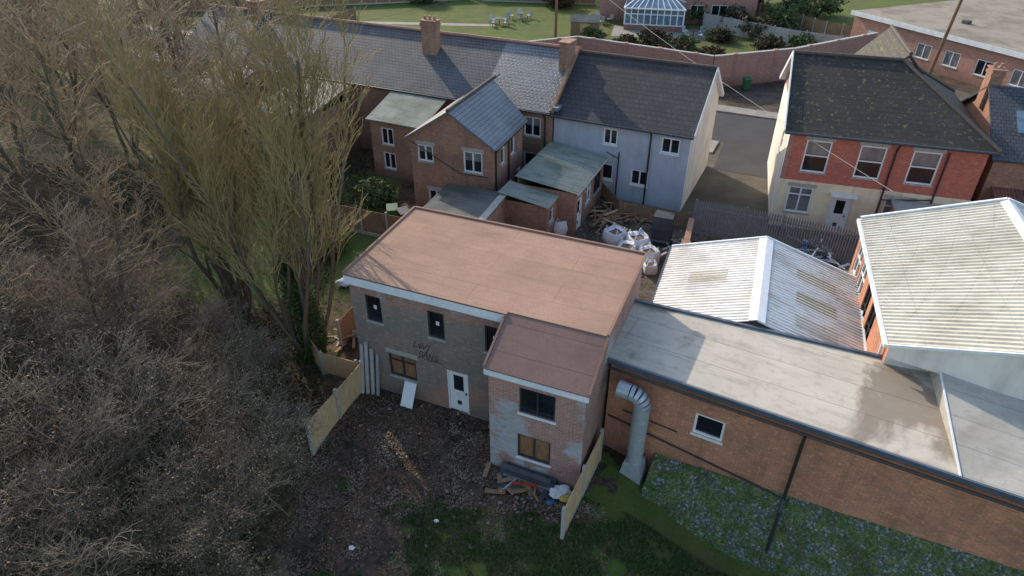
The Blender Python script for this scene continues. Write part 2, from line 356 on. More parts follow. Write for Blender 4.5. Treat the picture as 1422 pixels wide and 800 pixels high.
# ================================================================ WORKSHOP (long flat roof)
E=empty("flat_roofed_workshop",(3.25,16.89,0),-29.25)
c,sn=math.cos(math.radians(-29.25)),math.sin(math.radians(-29.25))
def toL(x,y,ox=3.25,oy=16.89): 
    dx,dy=x-ox,y-oy;return (dx*c+dy*sn,-dx*sn+dy*c)
A=(0,0);B=(22,0)
pB=toL(4.44,20.04);pS=toL(13.71,16.25);pR=toL(13.35,16.6);pR2=toL(25.0,13.5);jf=(9.9,-.1)
w=MB();wd=MB();rf=MB()
wall(w,wd,A,B,-2.2,3.9,'brick_ws',[(2.95,2.1,.95,.85,'w')],sill='white')
wall(w,wd,B,pR2,-1,3.9,'brick_ws');wall(w,wd,pR2,pS,-.2,3.9,'brick_ws');wall(w,wd,pS,pB,-.2,3.9,'brick_ws');wall(w,wd,pB,A,-.5,3.9,'brick_ws')
rp=[(-.1,-.1),jf,(pS[0],pS[1]),(pB[0]-.1,pB[1]+.05)]
rf.hexa([(x,y,3.9) for x,y in rp],[(x,y,4.0) for x,y in rp],'felt_ws')
zr=4.75
rf.hexa([(jf[0]+.003,-.1,3.9),(22.1,-.1,3.9),(*pR2,3.9),(*pR,3.9)],[(jf[0]+.003,-.1,4.012),(22.1,-.1,4.012),(*pR2,zr),(*pR,zr)],'felt_ws2','felt_ws2')
rf.beam((jf[0]+.02,-.1,4.025),(pR[0]+.02,pR[1],zr+.01),.05,.03,'white_b')
rf.beam((pR[0],pR[1]+.03,zr+.02),(pR2[0],pR2[1]+.03,zr+.02),.12,.1,'trimblue')
rf.beam((-.14,-.14,3.98),(22.1,-.14,3.98),.08,.16,'trimblue');rf.beam((-.14,-.1,3.99),(pB[0]-.12,pB[1],3.99),.08,.16,'lead')
rf.beam((pB[0]-.12,pB[1]+.08,4.0),(pR[0]-.1,pR[1]-.25,4.0),.12,.16,'trimblue')
pipe(rf,[(0,-.25,3.8),(22,-.25,3.74)],.05)
pipe(rf,[(6.1,-.27,3.7),(6.1,-.16,3.4),(6.1,-.16,.9),(6.1,-.5,.6),(6.1,-.95,-1.1)],.055)
pipe(rf,[(.1,-.06,1.55),(6.1,-.06,.78)],.03);pipe(rf,[(.6,-.05,2.0),(2.5,-.05,1.9)],.02)
w.done("walls",E);wd.done("window",E);rf.done("roof_and_gutters",E)
g=MB();x,y=1.35,-.52;r=.27
g.cyl((x,y,.45),(x,y,2.95),r,r,'galv',20)
prev=Vector((x,y,2.95))
for k in range(1,6):
    a=math.radians(18*k);q=Vector((x-.42*(1-math.cos(a)),y-.05*k/5,2.95+.42*math.sin(a)));g.cyl(prev,q,r,r,'galv',20);prev=q
g.cyl(prev,prev+Vector((-.4,0,0)),r,r*1.08,'galv',20);g.cyl(prev+Vector((-.401,0,0)),prev+Vector((-.404,0,0)),r*.95,r*.95,'black',20)  # black disc stands in for the dark inside of the duct mouth
for z in (.9,1.6,2.3,2.9): g.cyl((x,y,z),(x,y,z+.04),r+.015,r+.015,'galv',20)
g.hexa([(x-.4,y-.36,-.25),(x+.4,y-.36,-.25),(x+.4,y+.36,-.25),(x-.4,y+.36,-.25)],[(x-.28,y-.28,.46),(x+.28,y-.28,.46),(x+.28,y+.28,.46),(x-.28,y+.28,.46)],'galv')
g.beam((x,y+.2,2.2),(x,-.01,2.2),.05,.05,'galv');g.beam((x,y+.2,1.2),(x,-.01,1.2),.05,.05,'galv')
g.done("extractor_duct",E)

# ================================================================ WHITE CORRUGATED GARAGE
E=empty("corrugated_garage",(5.1,20.4,0),-20.6)
W_=7.55;H0,H1=3.0,4.2;Lf,Lb=.1,5.6
w=MB();wd=MB()
for a,b in (((0.1,Lf),(W_-.1,Lf)),((W_-.1,Lf),(W_-.1,Lb)),((W_-.1,Lb),(.1,Lb)),((.1,Lb),(.1,Lf))): wall(w,wd,a,b,-.2,2.95,'brick_ws')
for y in (Lf,Lb): w.poly([(.1,y,2.95),(W_-.1,y,2.95),(W_/2,y,H1-.05)],'sheet_white')
w.done("walls",E)
rf=MB()
rf.corr((0,Lb+.1,H0),(0,Lf-.6,H0),(W_/2,Lf-.6,H1),(W_/2,Lb+.1,H1),.19,.035,'sheet_white')
rf.corr((W_,Lf-.6,H0),(W_,Lb+.1,H0),(W_/2,Lb+.1,H1),(W_/2,Lf-.6,H1),.19,.035,'sheet_white')
sl=(H1-H0)/(W_/2)
def patch(x0,x1,y0,y1,mat):
    zf=lambda x:H0+sl*(x if x<W_/2 else W_-x)+.012
    if x0<W_/2: rf.corr((x0,y1,zf(x0)),(x0,y0,zf(x0)),(x1,y0,zf(x1)),(x1,y1,zf(x1)),.19,.035,mat)
    else: rf.corr((x1,y0,zf(x1)),(x1,y1,zf(x1)),(x0,y1,zf(x0)),(x0,y0,zf(x0)),.19,.035,mat)
patch(1.1,2.5,2.5,3.3,'sheet_clear');patch(5.1,6.6,3.6,4.4,'sheet_clear');patch(5.1,6.6,1.9,2.7,'sheet_clear');patch(5.1,6.6,.3,1.1,'sheet_clear')
rf.slab([(W_/2-.28,Lf-.6,H1-.02),(W_/2-.28,Lb+.15,H1-.02),(W_/2,Lb+.15,H1+.075),(W_/2,Lf-.6,H1+.075)],.015,'white')
rf.slab([(W_/2+.28,Lf-.6,H1-.02),(W_/2+.28,Lb+.15,H1-.02),(W_/2+.001,Lb+.15,H1+.075),(W_/2+.001,Lf-.6,H1+.075)],.015,'white')
rf.beam((0,Lb+.13,H0+.03),(W_/2,Lb+.13,H1+.03),.08,.14,'white_b');rf.beam((W_,Lb+.13,H0+.03),(W_/2,Lb+.13,H1+.03),.08,.14,'white_b')
rf.beam((-.05,Lf-.6,H0-.03),(-.05,Lb+.1,H0-.03),.1,.1,'greyfr');rf.beam((W_+.05,Lf-.6,H0-.03),(W_+.05,Lb+.1,H0-.03),.1,.1,'white_b')
rf.done("roof",E)

# ================================================================ CREAM CORRUGATED UNIT
E=empty("corrugated_factory_unit",(11.95,16.6,0),-18.2)
w=MB();wd=MB();rf=MB();D=8.25;WW=9.2
wall(w,wd,(0,D),(0,0),-.2,4.9,'brick_ws',[(.4,2.9,1.1,1.5,'w2m'),(1.8,2.9,1.1,1.5,'w2m'),(3.6,2.4,.9,1.9,'k2m'),(4.9,2.4,.9,1.9,'k2m'),(.5,.6,1.0,1.5,'w2'),(3,0,1.6,2.1,'Dbn')])
wall(w,wd,(0,0),(WW,0),-.2,4.9,'render_white');wall(w,wd,(WW,0),(WW,D),-.2,4.9,'brick_ws');wall(w,wd,(WW,D),(0,D),-.2,4.9,'brick_ws')
for y in (0.,D): w.poly([(0,y,4.9),(WW,y,4.9),(WW/2,y,6.45)],'render_white')
w.done("walls",E);wd.done("windows",E)
f0,f1=-.35,-1.55
rf.corr((-.15,D+.15,4.98),(-.15,f0,4.98),(WW/2,f1,6.55),(WW/2,D+.15,6.55),.2,.045,'sheet_cream')
rf.corr((WW+.15,f0,4.98),(WW+.15,D+.15,4.98),(WW/2,D+.15,6.55),(WW/2,f1,6.55),.2,.045,'sheet_cream')
rf.slab([(WW/2-.25,f1,6.52),(WW/2-.25,D+.2,6.52),(WW/2,D+.2,6.64),(WW/2,f1,6.64)],.02,'white');rf.slab([(WW/2+.25,f1,6.52),(WW/2+.25,D+.2,6.52),(WW/2+.001,D+.2,6.64),(WW/2+.001,f1,6.64)],.02,'white')
rf.beam((-.15,D+.2,5.0),(WW/2,D+.2,6.58),.1,.2,'white_b');rf.beam((WW+.15,D+.2,5.0),(WW/2,D+.2,6.58),.1,.2,'white_b')
rf.beam((-.22,f0,4.93),(-.22,D+.2,4.93),.12,.12,'white_b');rf.beam((-.15,f0-.02,4.98),(WW/2,f1-.02,6.55),.06,.1,'white_b')
rf.poly([(-.1,f0+.03,4.5),(WW/2,f1+.03,4.5),(WW/2,f1+.03,6.5),(-.1,f0+.03,4.93)],'render_white')
pipe(rf,[(-.1,.4,4.9),(-.1,.4,0)],.05,'white_b')
rf.done("roof",E)

# ================================================================ RED HOUSE (right)
E=empty("red_brick_house",(14.5,33.5,0),-17.2)
w=MB();wd=MB();rf=MB();Wd=9.2;D=9.2;ev=5.55
wall(w,wd,(0,0),(Wd,0),-.1,ev,'render_cream',[(.9,3.35,1.25,1.75,'wmlv'),(3.5,3.35,1.25,1.75,'wmlv'),(5.95,3.35,1.3,1.75,'wmlv'),(.6,.95,1.25,1.5,'w2tcl'),(2.85,.02,1.0,2.15,'Dw'),(5.4,.95,1.35,1.45,'w2tcl')],sill='conc',split=2.75,mat2='brick_red')
wall(w,wd,(Wd,0),(Wd,D),-.1,ev,'brick_red',[(2,3.3,1,1.5,'wm')]);wall(w,wd,(Wd,D),(0,D),-.1,ev,'brick_red');wall(w,wd,(0,D),(0,0),-.1,ev,'render_white',[(5.5,3.2,.8,1.2,'wm')])
w.poly([(0,D,ev),(0,0,ev),(0,D/2,8.15)],'brick_terr')
wd.box(-.02,Wd+.02,-.05,-.001,2.7,2.82,'render_cream');wd.box(2.7,4.0,-.45,-.02,2.3,2.38,'white');wd.box(0,.25,-.03,-.001,2.82,5.5,'brick_wall')
rg=8.3;hx=5.2
rf.slab([(-.3,-.35,ev),(Wd+.3,-.35,ev),(hx,D/2,rg),(-.3,D/2,rg)],.1,'tile_brown','white_b')
rf.slab([(-.3,D+.35,ev),(Wd+.3,D+.35,ev),(hx,D/2,rg),(-.3,D/2,rg)],.1,'tile_brown','white_b')
rf.slab([(Wd+.3,-.35,ev),(Wd+.3,D+.35,ev),(hx,D/2,rg)],.1,'tile_brown','white_b')
for a,b in (((-.3,D/2,rg+.04),(hx,D/2,rg+.04)),((hx,D/2,rg+.03),(Wd+.3,-.35,ev+.04)),((hx,D/2,rg+.03),(Wd+.3,D+.35,ev+.04))): rf.cyl(a,b,.1,.1,'ridge',6)
rf.beam((-.34,-.38,ev+.0),(-.34,D/2,rg+.0),.06,.25,'white_b');rf.beam((-.34,D+.38,ev+.0),(-.34,D/2,rg+.0),.06,.25,'white_b')
pipe(rf,[(-.3,-.42,ev-.06),(Wd+.3,-.42,ev-.06)],.06);pipe(rf,[(5.15,-.42,ev-.1),(5.15,-.08,ev-.5),(5.15,-.08,0)],.05);pipe(rf,[(7.5,-.08,5.2),(7.5,-.08,0)],.05);pipe(rf,[(7.5,-.08,2.6),(5.2,-.08,2.3)],.04)
rf.slab([(3.2,6,ev+.4),(3.2,12,ev+.4),(5.6,12,8.5),(5.6,5.2,8.5)],.1,'tile_brown');rf.slab([(8.0,6,ev+.4),(8.0,12,ev+.4),(5.601,12,8.5),(5.601,5.2,8.5)],.1,'slate_dk')
rf.cyl((5.6,5.2,8.54),(5.6,12,8.54),.1,.1,'ridge',6)
rf.done("roof",E)
wall(w,wd,(8,9.2),(8,12),-.1,5.9,'brick_terr');wall(w,wd,(8,12),(3.2,12),-.1,5.9,'brick_terr');wall(w,wd,(3.2,12),(3.2,9.2),-.1,5.9,'brick_terr')
w.done("walls",E);wd.done("windows_and_door",E)

E=empty("slate_roofed_house",(24.2,31.5,0),-17.2)
w=MB();wd=MB();rf=MB()
for a,b in (((0,0),(9,0)),((9,0),(9,8)),((9,8),(0,8)),((0,8),(0,0))): wall(w,wd,a,b,-.1,4.8,'brick_terr',[(2,3,1,1.3,'wm')] if a==(0,0) else ())
rf.slab([(-.2,-.3,4.8),(9.2,-.3,4.8),(9.2,4,7.3),(-.2,4,7.3)],.1,'slate_dk');rf.slab([(-.2,8.3,4.8),(9.2,8.3,4.8),(9.2,4,7.3),(-.2,4,7.3)],.1,'slate_dk')
for x in (0,9): w.poly([(x,0,4.8),(x,8,4.8),(x,4,7.2)],'brick_terr')
rf.slab([(1.0,1.3,5.77),(2.6,1.3,5.77),(2.6,2.6,6.5),(1.0,2.6,6.5)],.02,'glasslight')
chimney(rf,.1,4.6,6,8.0,.6,.9,pots=2)
w.done("walls",E);wd.done("windows",E);rf.done("roof",E)
E=empty("rusty_roofed_shed",(23.7,28.4,0),-17.2);w=MB();wd=MB();rf=MB()
for a,b in (((0,0),(6,0)),((6,0),(6,3)),((6,3),(0,3)),((0,3),(0,0))): wall(w,wd,a,b,-.1,2.4,'brick_terr')
rf.corr((-.1,-.2,2.45),(6.1,-.2,2.45),(6.1,3.1,3.3),(-.1,3.1,3.3),.17,.04,'sheet_rust');w.done("walls",E);rf.done("roof",E)
E=empty("flat_roofed_porch",(19.3,29.6,0),-17.2);w=MB();w.box(0,3.6,0,2.2,-.05,2.3,'brick_red');w.box(-.1,3.7,-.1,2.3,2.3,2.42,'felt_ws2');w.box(-.12,3.72,-.14,-.102,2.2,2.44,'white_b');w.done("walls_and_roof",E)

# ================================================================ GREY RENDERED HOUSE
E=empty("grey_rendered_house",(2.5,38.5,0),-25.5)
w=MB();wd=MB();rf=MB();Wd=8.1;D=7.4;ev=4.7;rg=7.35
wall(w,wd,(0,0),(Wd,0),-.1,ev,'render_grey',[(3.1,3.35,.85,.95,'w2'),(6.5,3.4,1.05,.9,'w2'),(3.1,1.15,.75,1.0,'w'),(4.95,1.15,1.05,.95,'w2')],sill='white')
wall(w,wd,(Wd,0),(Wd,D),-.1,ev,'render_white');wall(w,wd,(Wd,D),(0,D),-.1,ev,'render_white');wall(w,wd,(0,D),(0,0),-.1,ev,'render_grey')
for x in (0.,Wd): w.poly([(x,0,ev),(x,D,ev),(x,D/2,rg-.08)],'render_white')
w.done("walls",E)
rf.slab([(-.05,-.35,ev-.02),(Wd+.2,-.35,ev-.02),(Wd+.2,D/2,rg),(-.05,D/2,rg)],.1,'tile_black','white_b');rf.slab([(-.05,D+.35,ev-.02),(Wd+.2,D+.35,ev-.02),(Wd+.2,D/2,rg),(-.05,D/2,rg)],.1,'tile_black','white_b')
rf.cyl((-.05,D/2,rg+.04),(Wd+.2,D/2,rg+.04),.1,.1,'ridge',6)
rf.beam((Wd+.22,-.37,ev),(Wd+.22,D/2,rg),.05,.2,'white_b');rf.beam((Wd+.22,D+.37,ev),(Wd+.22,D/2,rg),.05,.2,'white_b')
pipe(rf,[(-.05,-.42,ev-.08),(Wd+.2,-.42,ev-.08)],.06);pipe(rf,[(5.9,-.42,ev-.1),(5.9,-.07,ev-.4),(5.9,-.07,0)],.05)
pipe(rf,[(4.15,-.07,3.0),(4.15,-.07,0)],.04);pipe(rf,[(4.15,-.07,2.6),(3.4,-.07,2.9)],.03)
rf.box(.0,.35,-.4,.8,4.95,5.15,'lead')
rf.done("roof_and_gutters",E);wd.done("windows",E)

# ================================================================ TERRACE
E=empty("terraced_house",(2.45,38.5,0),-25.5)
w=MB();wd=MB();rf=MB();D=7.4;ev=4.75;rg=7.5;L0=-30
wall(w,wd,(L0,0),(-.02,0),-.1,ev,'brick_terr',[(28.1,3.05,1.1,1.2,'w2v'),(28.1,.9,.9,1.1,'w'),(20.6,3.0,1.1,1.2,'w2'),(21,.9,.9,1.2,'w'),(14,3,1.1,1.2,'w2'),(10,3,1.1,1.2,'w2'),(5,3,1.1,1.2,'w2')],sill='conc')
wall(w,wd,(-.02,D),(L0,D),-.1,ev,'brick_terr');wall(w,wd,(L0,D),(L0,0),-.1,ev,'brick_terr')
w.poly([(L0,0,ev),(L0,D,ev),(L0,D/2,rg-.1)],'brick_terr');w.poly([(-.02,0,ev),(-.02,D,ev),(-.02,D/2,rg-.1)],'brick_terr')
rf.slab([(L0-.2,-.3,ev),(-4.8,-.3,ev),(-4.8,D/2,rg),(L0-.2,D/2,rg)],.1,'slate');rf.slab([(-4.797,-.3,ev),(-.1,-.3,ev),(-.1,D/2,rg),(-4.797,D/2,rg)],.1,'slate_new')
rf.slab([(L0-.2,D+.3,ev),(-.1,D+.3,ev),(-.1,D/2,rg),(L0-.2,D/2,rg)],.1,'slate')
rf.cyl((L0-.2,D/2,rg+.04),(-.1,D/2,rg+.04),.11,.11,'brick_wall',6)
rf.beam((-.02,-.35,ev+.1),(-.02,D/2,rg+.1),.22,.25,'brick_terr');rf.beam((-.02,D+.35,ev+.1),(-.02,D/2,rg+.1),.22,.25,'brick_terr')
chimney(rf,-.35,2.7,6,8.15,.62,1.0,pots=0);chimney(rf,-9.7,2.5,6.3,8.5,1.05,.62);chimney(rf,-25,3.2,6.5,8.3,1.0,.62)
pipe(rf,[(L0,-.36,ev-.08),(-.1,-.36,ev-.08)],.06);pipe(rf,[(-.5,-.36,ev-.1),(-.5,-.07,4.3),(-.5,-.07,0)],.05);pipe(rf,[(-2.6,-.07,4.6),(-2.6,-.07,0)],.05)
for (x0,x1,v0) in ((-11,-7.2,-3.2),(-18.5,-14.5,-5),(-26,-22.5,-5)):
    for a,b in (((x0,v0),(x1,v0)),((x1,v0),(x1,0)),((x0,0),(x0,v0))): wall(w,wd,a,b,-.1,3.7,'brick_terr',[(.8,2.2,.9,1.1,'w2'),(.8,.6,.9,1.1,'w2')] if a==(x0,v0) else ())
    rf.slab([(x0-.15,v0-.2,3.75),(x1+.15,v0-.2,3.75),(x1+.15,-.05,4.7),(x0-.15,-.05,4.7)],.1,'slate' if v0<-4 else 'sheet_grey')
w.done("walls",E);wd.done("windows",E);rf.done("roof_and_chimneys",E)
E=empty("gabled_brick_house",(-5.55,34.85,0),-20.8)
w=MB();wd=MB();rf=MB();Wd=4.85;D=7.2;ev=4.75;rg=6.4
wall(w,wd,(0,0),(Wd,0),-.1,ev,'brick_terr',[(.4,3.35,.95,.95,'w2lv'),(3.15,3.1,1.1,1.2,'w2lv'),(.9,.8,.95,.9,'w2l')],sill='conc')
w.poly([(0,0,ev),(Wd,0,ev),(Wd/2,0,rg-.05)],'brick_terr')
wall(w,wd,(Wd,0),(Wd,4.6),-.1,ev,'brick_terr',[(1.2,3.2,.55,1.0,'w'),(2.7,3.2,.6,1.2,'w'),(2.0,.8,.8,1.1,'w'),(3.4,.02,.85,2.0,'Dw')],sill='conc')
wall(w,wd,(0,6),(0,0),-.1,ev,'brick_terr')
rf.slab([(-.25,-.2,ev-.1),(-.25,D,ev-.1),(Wd/2,D,rg),(Wd/2,-.2,rg)],.1,'slate_new','lead');rf.slab([(Wd+.25,-.2,ev-.1),(Wd+.25,4.7,ev-.1),(Wd/2,6.0,rg),(Wd/2,-.2,rg)],.1,'slate_new','lead')
rf.cyl((Wd/2,-.2,rg+.03),(Wd/2,6.4,rg+.03),.1,.1,'ridge',6)
pipe(rf,[(Wd+.3,-.2,ev-.14),(Wd+.3,4.6,ev-.14)],.06);pipe(rf,[(Wd+.07,.3,ev-.2),(Wd+.07,.3,0)],.05);pipe(rf,[(Wd+.07,2.2,ev-.2),(Wd+.07,2.2,0)],.05)
pipe(rf,[(-.06,-.07,4.5),(2.9,-.07,3.0),(4.6,-.07,3.0)],.02)
w.done("walls",E);wd.done("windows_and_door",E);rf.done("roof",E)

# ================================================================ OUTBUILDINGS
E=empty("lean_to_outbuilding",(.3,33.3,0),-23.4)
w=MB();wd=MB();rf=MB()
wall(w,wd,(3.3,0),(3.3,5.2),-.1,2.6,'brick_terr',[(.5,.02,.85,2.0,'Dw'),(1.9,1.0,1.0,1.1,'w2t'),(3.4,1.0,1.3,1.1,'k2')]);wall(w,wd,(0,0),(3.3,0),-.1,2.6,'brick_terr');wall(w,wd,(0,5.2),(0,0),-.1,2.9,'brick_terr')
rf.corr((3.5,-.1,2.62),(3.5,5.3,2.62),(-.1,5.3,3.05),(-.1,-.1,3.05),.16,.04,'sheet_grey')
wall(w,wd,(-.3,-1.5),(2.3,-1.5),-.1,2.3,'brick_terr');wall(w,wd,(2.3,-1.5),(2.3,0),-.1,2.3,'brick_terr',[(.4,1.1,.6,.8,'w')]);wall(w,wd,(-.3,0),(-.3,-1.5),-.1,2.3,'brick_terr')
rf.corr((2.45,-1.7,2.34),(2.45,-.12,2.34),(-.4,-.12,2.75),(-.4,-1.7,2.75),.16,.04,'sheet_grey')
rf.box(3.4,3.48,0,5.2,2.5,2.6,'white_b')
w.done("walls",E);wd.done("windows_and_door",E);rf.done("roof",E)
E=empty("flat_roofed_outbuilding",(-4.6,30.0,0),-20);w=MB();w.box(0,3.3,0,3.4,-.1,2.45,'brick_terr');w.box(-.1,3.4,-.1,3.5,2.45,2.57,'felt_dark');w.box(3.05,3.42,-.1,3.5,2.573,2.62,'conc');w.done("walls_and_roof",E)

# ================================================================ WALLS, FENCES, GATE
def bwall(name,pts,h,mat='brick_wall',th=.24,cop='conc'):
    m=MB()
    for a,b in zip(pts[:-1],pts[1:]):
        m.beam((*a,h/2),(*b,h/2),th,h,mat);m.beam((*a,h+.04),(*b,h+.04),th+.08,.075,cop)
        L=math.dist(a,b);k=int(L/3.2)
        for i in range(k):
            f=(i+.5)/max(1,k);x=a[0]+(b[0]-a[0])*f;y=a[1]+(b[1]-a[1])*f;m.box(x-.2,x+.2,y-.2,y+.2,0,h+.12,mat)
    return m.done(name)
bwall("brick_boundary_wall",[(-1.2,62.5),(6.2,65.5),(17.3,58.6),(25.2,61.2),(35,67)],2.7)
bwall("brick_yard_wall",[(7.9,26.7),(9.6,31.8)],1.2,'brick_terr',.22,'brick_terr')
bwall("brick_yard_wall",[(-1.3,29.3),(.9,28.4),(-.3,25.2)],1.5,'brick_terr',.22,'brick_terr')
def fence(name,pts,h,mat,post='conc',bw=.12,gap=.012,ph=.12,base=0,step=1.83):
    m=MB();rr=random.Random(3)
    for a,b in zip(pts[:-1],pts[1:]):
        L=math.dist(a,b);d=((b[0]-a[0])/L,(b[1]-a[1])/L);W=(a,d);n=max(1,round(L/step));st=L/n
        for i in range(n+1): m.wbox(W,i*st-.05,i*st+.05,base,base+h+ph,-.05,.05,post)
        for i in range(n):
            s0=i*st+.06;s1=(i+1)*st-.06
            for z in (.25,h*.5,h-.2): m.wbox(W,s0,s1,base+z,base+z+.08,-.045,-.012,mat)
            m.wbox(W,s0,s1,base,base+.16,-.02,.03,post)
            x=s0
            while x<s1-.03:
                e=min(s1,x+bw);dz=rr.uniform(-.015,.015);m.wbox(W,x,e-gap,base+.17,base+h+dz,-.01,.008+rr.uniform(0,.008),mat);x=e
    return m.done(name)
fence("wooden_fence",[(-7.0,16.4),(-5.75,19.6)],1.5,'fence')
fence("wooden_fence",[(-8.9,22.5),(-7.6,20.6),(-6.05,20.0)],1.2,'fence')
fence("wooden_fence",[(1.55,12.95),(3.05,16.15)],1.4,'fence')
fence("wooden_fence",[(-7.2,22.2),(-5.3,27.3),(-4.6,30)],1.5,'fence_old')
fence("wooden_fence",[(-12,34),(-8.2,32.4),(-5.2,31.2)],1.5,'fence_old')
fence("garden_fence",[(-42,90),(-18,95),(-6,98)],1.9,'fence_old',bw=.3)
fence("garden_fence",[(-18.5,84),(-27,60)],1.7,'fence_old',bw=.3)
fence("garden_fence",[(22,81),(29,73),(36,68)],1.7,'conc',bw=.25);fence("garden_fence",[(27,92),(34,76),(40,69)],1.8,'fence_old',bw=.25)
fence("garden_fence",[(20.4,84),(16,90)],1.7,'fence_old',bw=.3)
fence("garden_fence",[(-4,97),(3,96),(11,94.5)],1.9,'fence_old',bw=.3)
fence("yard_fence",[(5.3,37.6),(6.2,34.6),(9.9,33.0)],.9,'timber',post='timber',bw=.15,gap=.04)
def palis(name,a,b,h=2.0):
    m=MB();L=math.dist(a,b);d=((b[0]-a[0])/L,(b[1]-a[1])/L);W=(a,d);x=0
    while x<L:
        m.wbox(W,x,x+.085,.06,h,-.01,.012,'palis');m.wbox(W,x+.02,x+.055,h,h+.1,-.01,.012,'palis');x+=.13
    for z in (.4,h-.35): m.wbox(W,0,L,z,z+.07,-.06,-.012,'palis')
    for i in range(int(L/2.6)+1): m.wbox(W,i*2.6,i*2.6+.1,0,h+.1,-.17,-.062,'palis')
    m.done(name)
palis("palisade_gate",(9.8,32.3),(13.8,30.7));palis("palisade_fence",(13.9,30.6),(17.7,28.5))
# ================================================================ GROUND HEIGHT
def sst(a,b,x): 
    t=min(1,max(0,(x-a)/(b-a)));return t*t*(3-2*t)
def gh(x,y):
    z=-1.35*sst(3.2,7.0,x)*sst(19.5,17.5,y)
    z+=.10*mnoise.noise(Vector((x*.35,y*.35,0)))*sst(9,4,abs(y-14)) if y<23 and x<12 else 0
    if -7.5<x<.5 and y<24: z+=.2*sst(15.5,17.5,y)*sst(.5,-.6,x)
    if x<-7.5 and y<60: z+=.35*sst(-7.5,-12,x)*mnoise.noise(Vector((x*.15,y*.15,2)))
    return z
# ================================================================ YARD OBJECTS
def bag(x,y,s=.9,rot=0):
    E=empty("bulk_bag",(x,y,0),rot)
    me=bpy.data.meshes.new("sack")
    bm=bmesh.new();bmesh.ops.create_cube(bm,size=1);bmesh.ops.subdivide_edges(bm,edges=bm.edges[:],cuts=5,use_grid_fill=True)
    for v in bm.verts:
        z=v.co.z+.5;b=1+.18*math.sin(z*math.pi);v.co.x*=b*(1-.12*abs(v.co.y)*2);v.co.y*=b*(1-.12*abs(v.co.x)*2)
        v.co+=Vector((mnoise.noise(v.co*4+Vector((x,y,0))),mnoise.noise(v.co*4+Vector((y,x,3))),mnoise.noise(v.co*3)))*.06;v.co.z=(v.co.z+.5)*.95
        if z>.98 and max(abs(v.co.x),abs(v.co.y))<.42: v.co.z-=.16
    bm.to_mesh(me);bm.free();me.materials.append(MT['bag']);me.materials.append(MT['rubble'])
    for p in me.polygons:
        p.use_smooth=True
        if p.normal.z>.6 and p.center.z>.6 and max(abs(p.center.x),abs(p.center.y))<.36:p.material_index=1
    o=bpy.data.objects.new("sack",me);COL.objects.link(o);o.parent=E;o.scale=(s,s,s)
    g=MB()
    for sx in (-1,1):
        for sy in (-1,1):
            p=Vector((sx*.43*s,sy*.43*s,.85*s));q=p+Vector((-sx*.1,-sy*.02,.28));r=p+Vector((-sx*.28*s,0,.02))
            g.beam(p,q,.05,.02,'bag');g.beam(q,r,.05,.02,'bag')
    g.done("lifting_loops",E)
for x,y,s,r in ((2.7,32.6,.95,10),(5.5,31.3,.9,40),(6.6,30.6,.95,15),(5.9,29.8,.85,70),(7.0,29.4,.8,25),(6.9,28.4,.6,0)): bag(x,y,s,r)
def planks(name,x,y,n,L,spread,mats,seed,zmax=.3):
    m=MB();r=random.Random(seed)
    for i in range(n):
        a=r.uniform(0,math.pi);l=L*r.uniform(.4,1);cx=x+r.gauss(0,spread);cy=y+r.gauss(0,spread*.7);z=r.uniform(.04,zmax)
        d=Vector((math.cos(a),math.sin(a),r.uniform(-.08,.08)))*l/2;c0=Vector((cx,cy,z+.05+gh(cx,cy)))
        m.beam(c0-d,c0+d,r.uniform(.05,.15),r.uniform(.02,.06),r.choice(mats))
    return m.done(name)
planks("timber_pile",5.6,34.4,26,2.6,.8,['timber','fence','fence_old'],1);planks("scrap_pile",8.6,31.0,16,1.6,.5,['timber','conc','panel'],2)
planks("rubbish_pile",15.6,29.6,45,1.4,.75,['timber','white','conc','blue','panel','fence','galv'],5,.7);planks("rubbish_pile",17.0,28.0,22,1.1,.5,['conc','blue','timber','white'],6,.6)
planks("scrap_pile",4.4,30.6,12,1.4,.5,['timber','brick_terr','conc'],8);planks("timber_pile",.3,15.0,30,1.0,.48,['timber','timber','timber','fence_old','fence_old','panel','panel','conc','fence'],11,.2)
planks("timber_pile",-7.2,22.8,14,1.4,.5,['timber','fence_old','conc'],12,.25)
planks("broken_pallet",7.8,34.2,14,1.5,.45,['fence_old','timber'],13,.15)
g=MB();g.beam((.0,14.9,.3),(.85,14.75,.34),.07,.05,'red');g.beam((-.3,14.7,.2),(.2,15.15,.25),.05,.05,'galv');g.done("plastic_rail")
E=empty("steel_cabinet",(7.4,31.2,0),-22);g=MB();g.box(0,1.0,0,.8,0,1.7,'panel');g.beam((.0,-.02,.3),(1,-.02,.3),.04,.1,'palis');g.done("cabinet_body",E)
E=empty("stacked_roof_panels",(.25,15.7,0),-22.8);g=MB()
for i in range(6):
    o=R.uniform(-.06,.06);g.box(-.3+o,1.45+o,-.55+o,.1,.05+i*.06,.1+i*.06,'panel' if i%3 else 'palis')
g.hexa([(-.5,-.7,.05),(1.3,-.75,.05),(1.3,-.7,.05),(-.5,-.65,.05)],[(-.5,-.35,.52),(1.3,-.4,.52),(1.3,-.35,.52),(-.5,-.3,.52)],'panel')
g.done("panels",E)
def sack(name,x,y,z,s,mat):
    me=bpy.data.meshes.new(name)
    bm=bmesh.new();bmesh.ops.create_icosphere(bm,subdivisions=3,radius=1)
    for v in bm.verts:
        v.co*=1+.35*mnoise.noise(v.co*1.6+Vector((x,y,0)))+.15*mnoise.noise(v.co*5);v.co.z=max(-.4,v.co.z*.5)
    bm.to_mesh(me);bm.free();me.materials.append(MT[mat]);o=bpy.data.objects.new(name,me);COL.objects.link(o);o.location=(x,y,z+gh(x,y));o.scale=(s,s*.7,s)
    for p in me.polygons:p.use_smooth=False
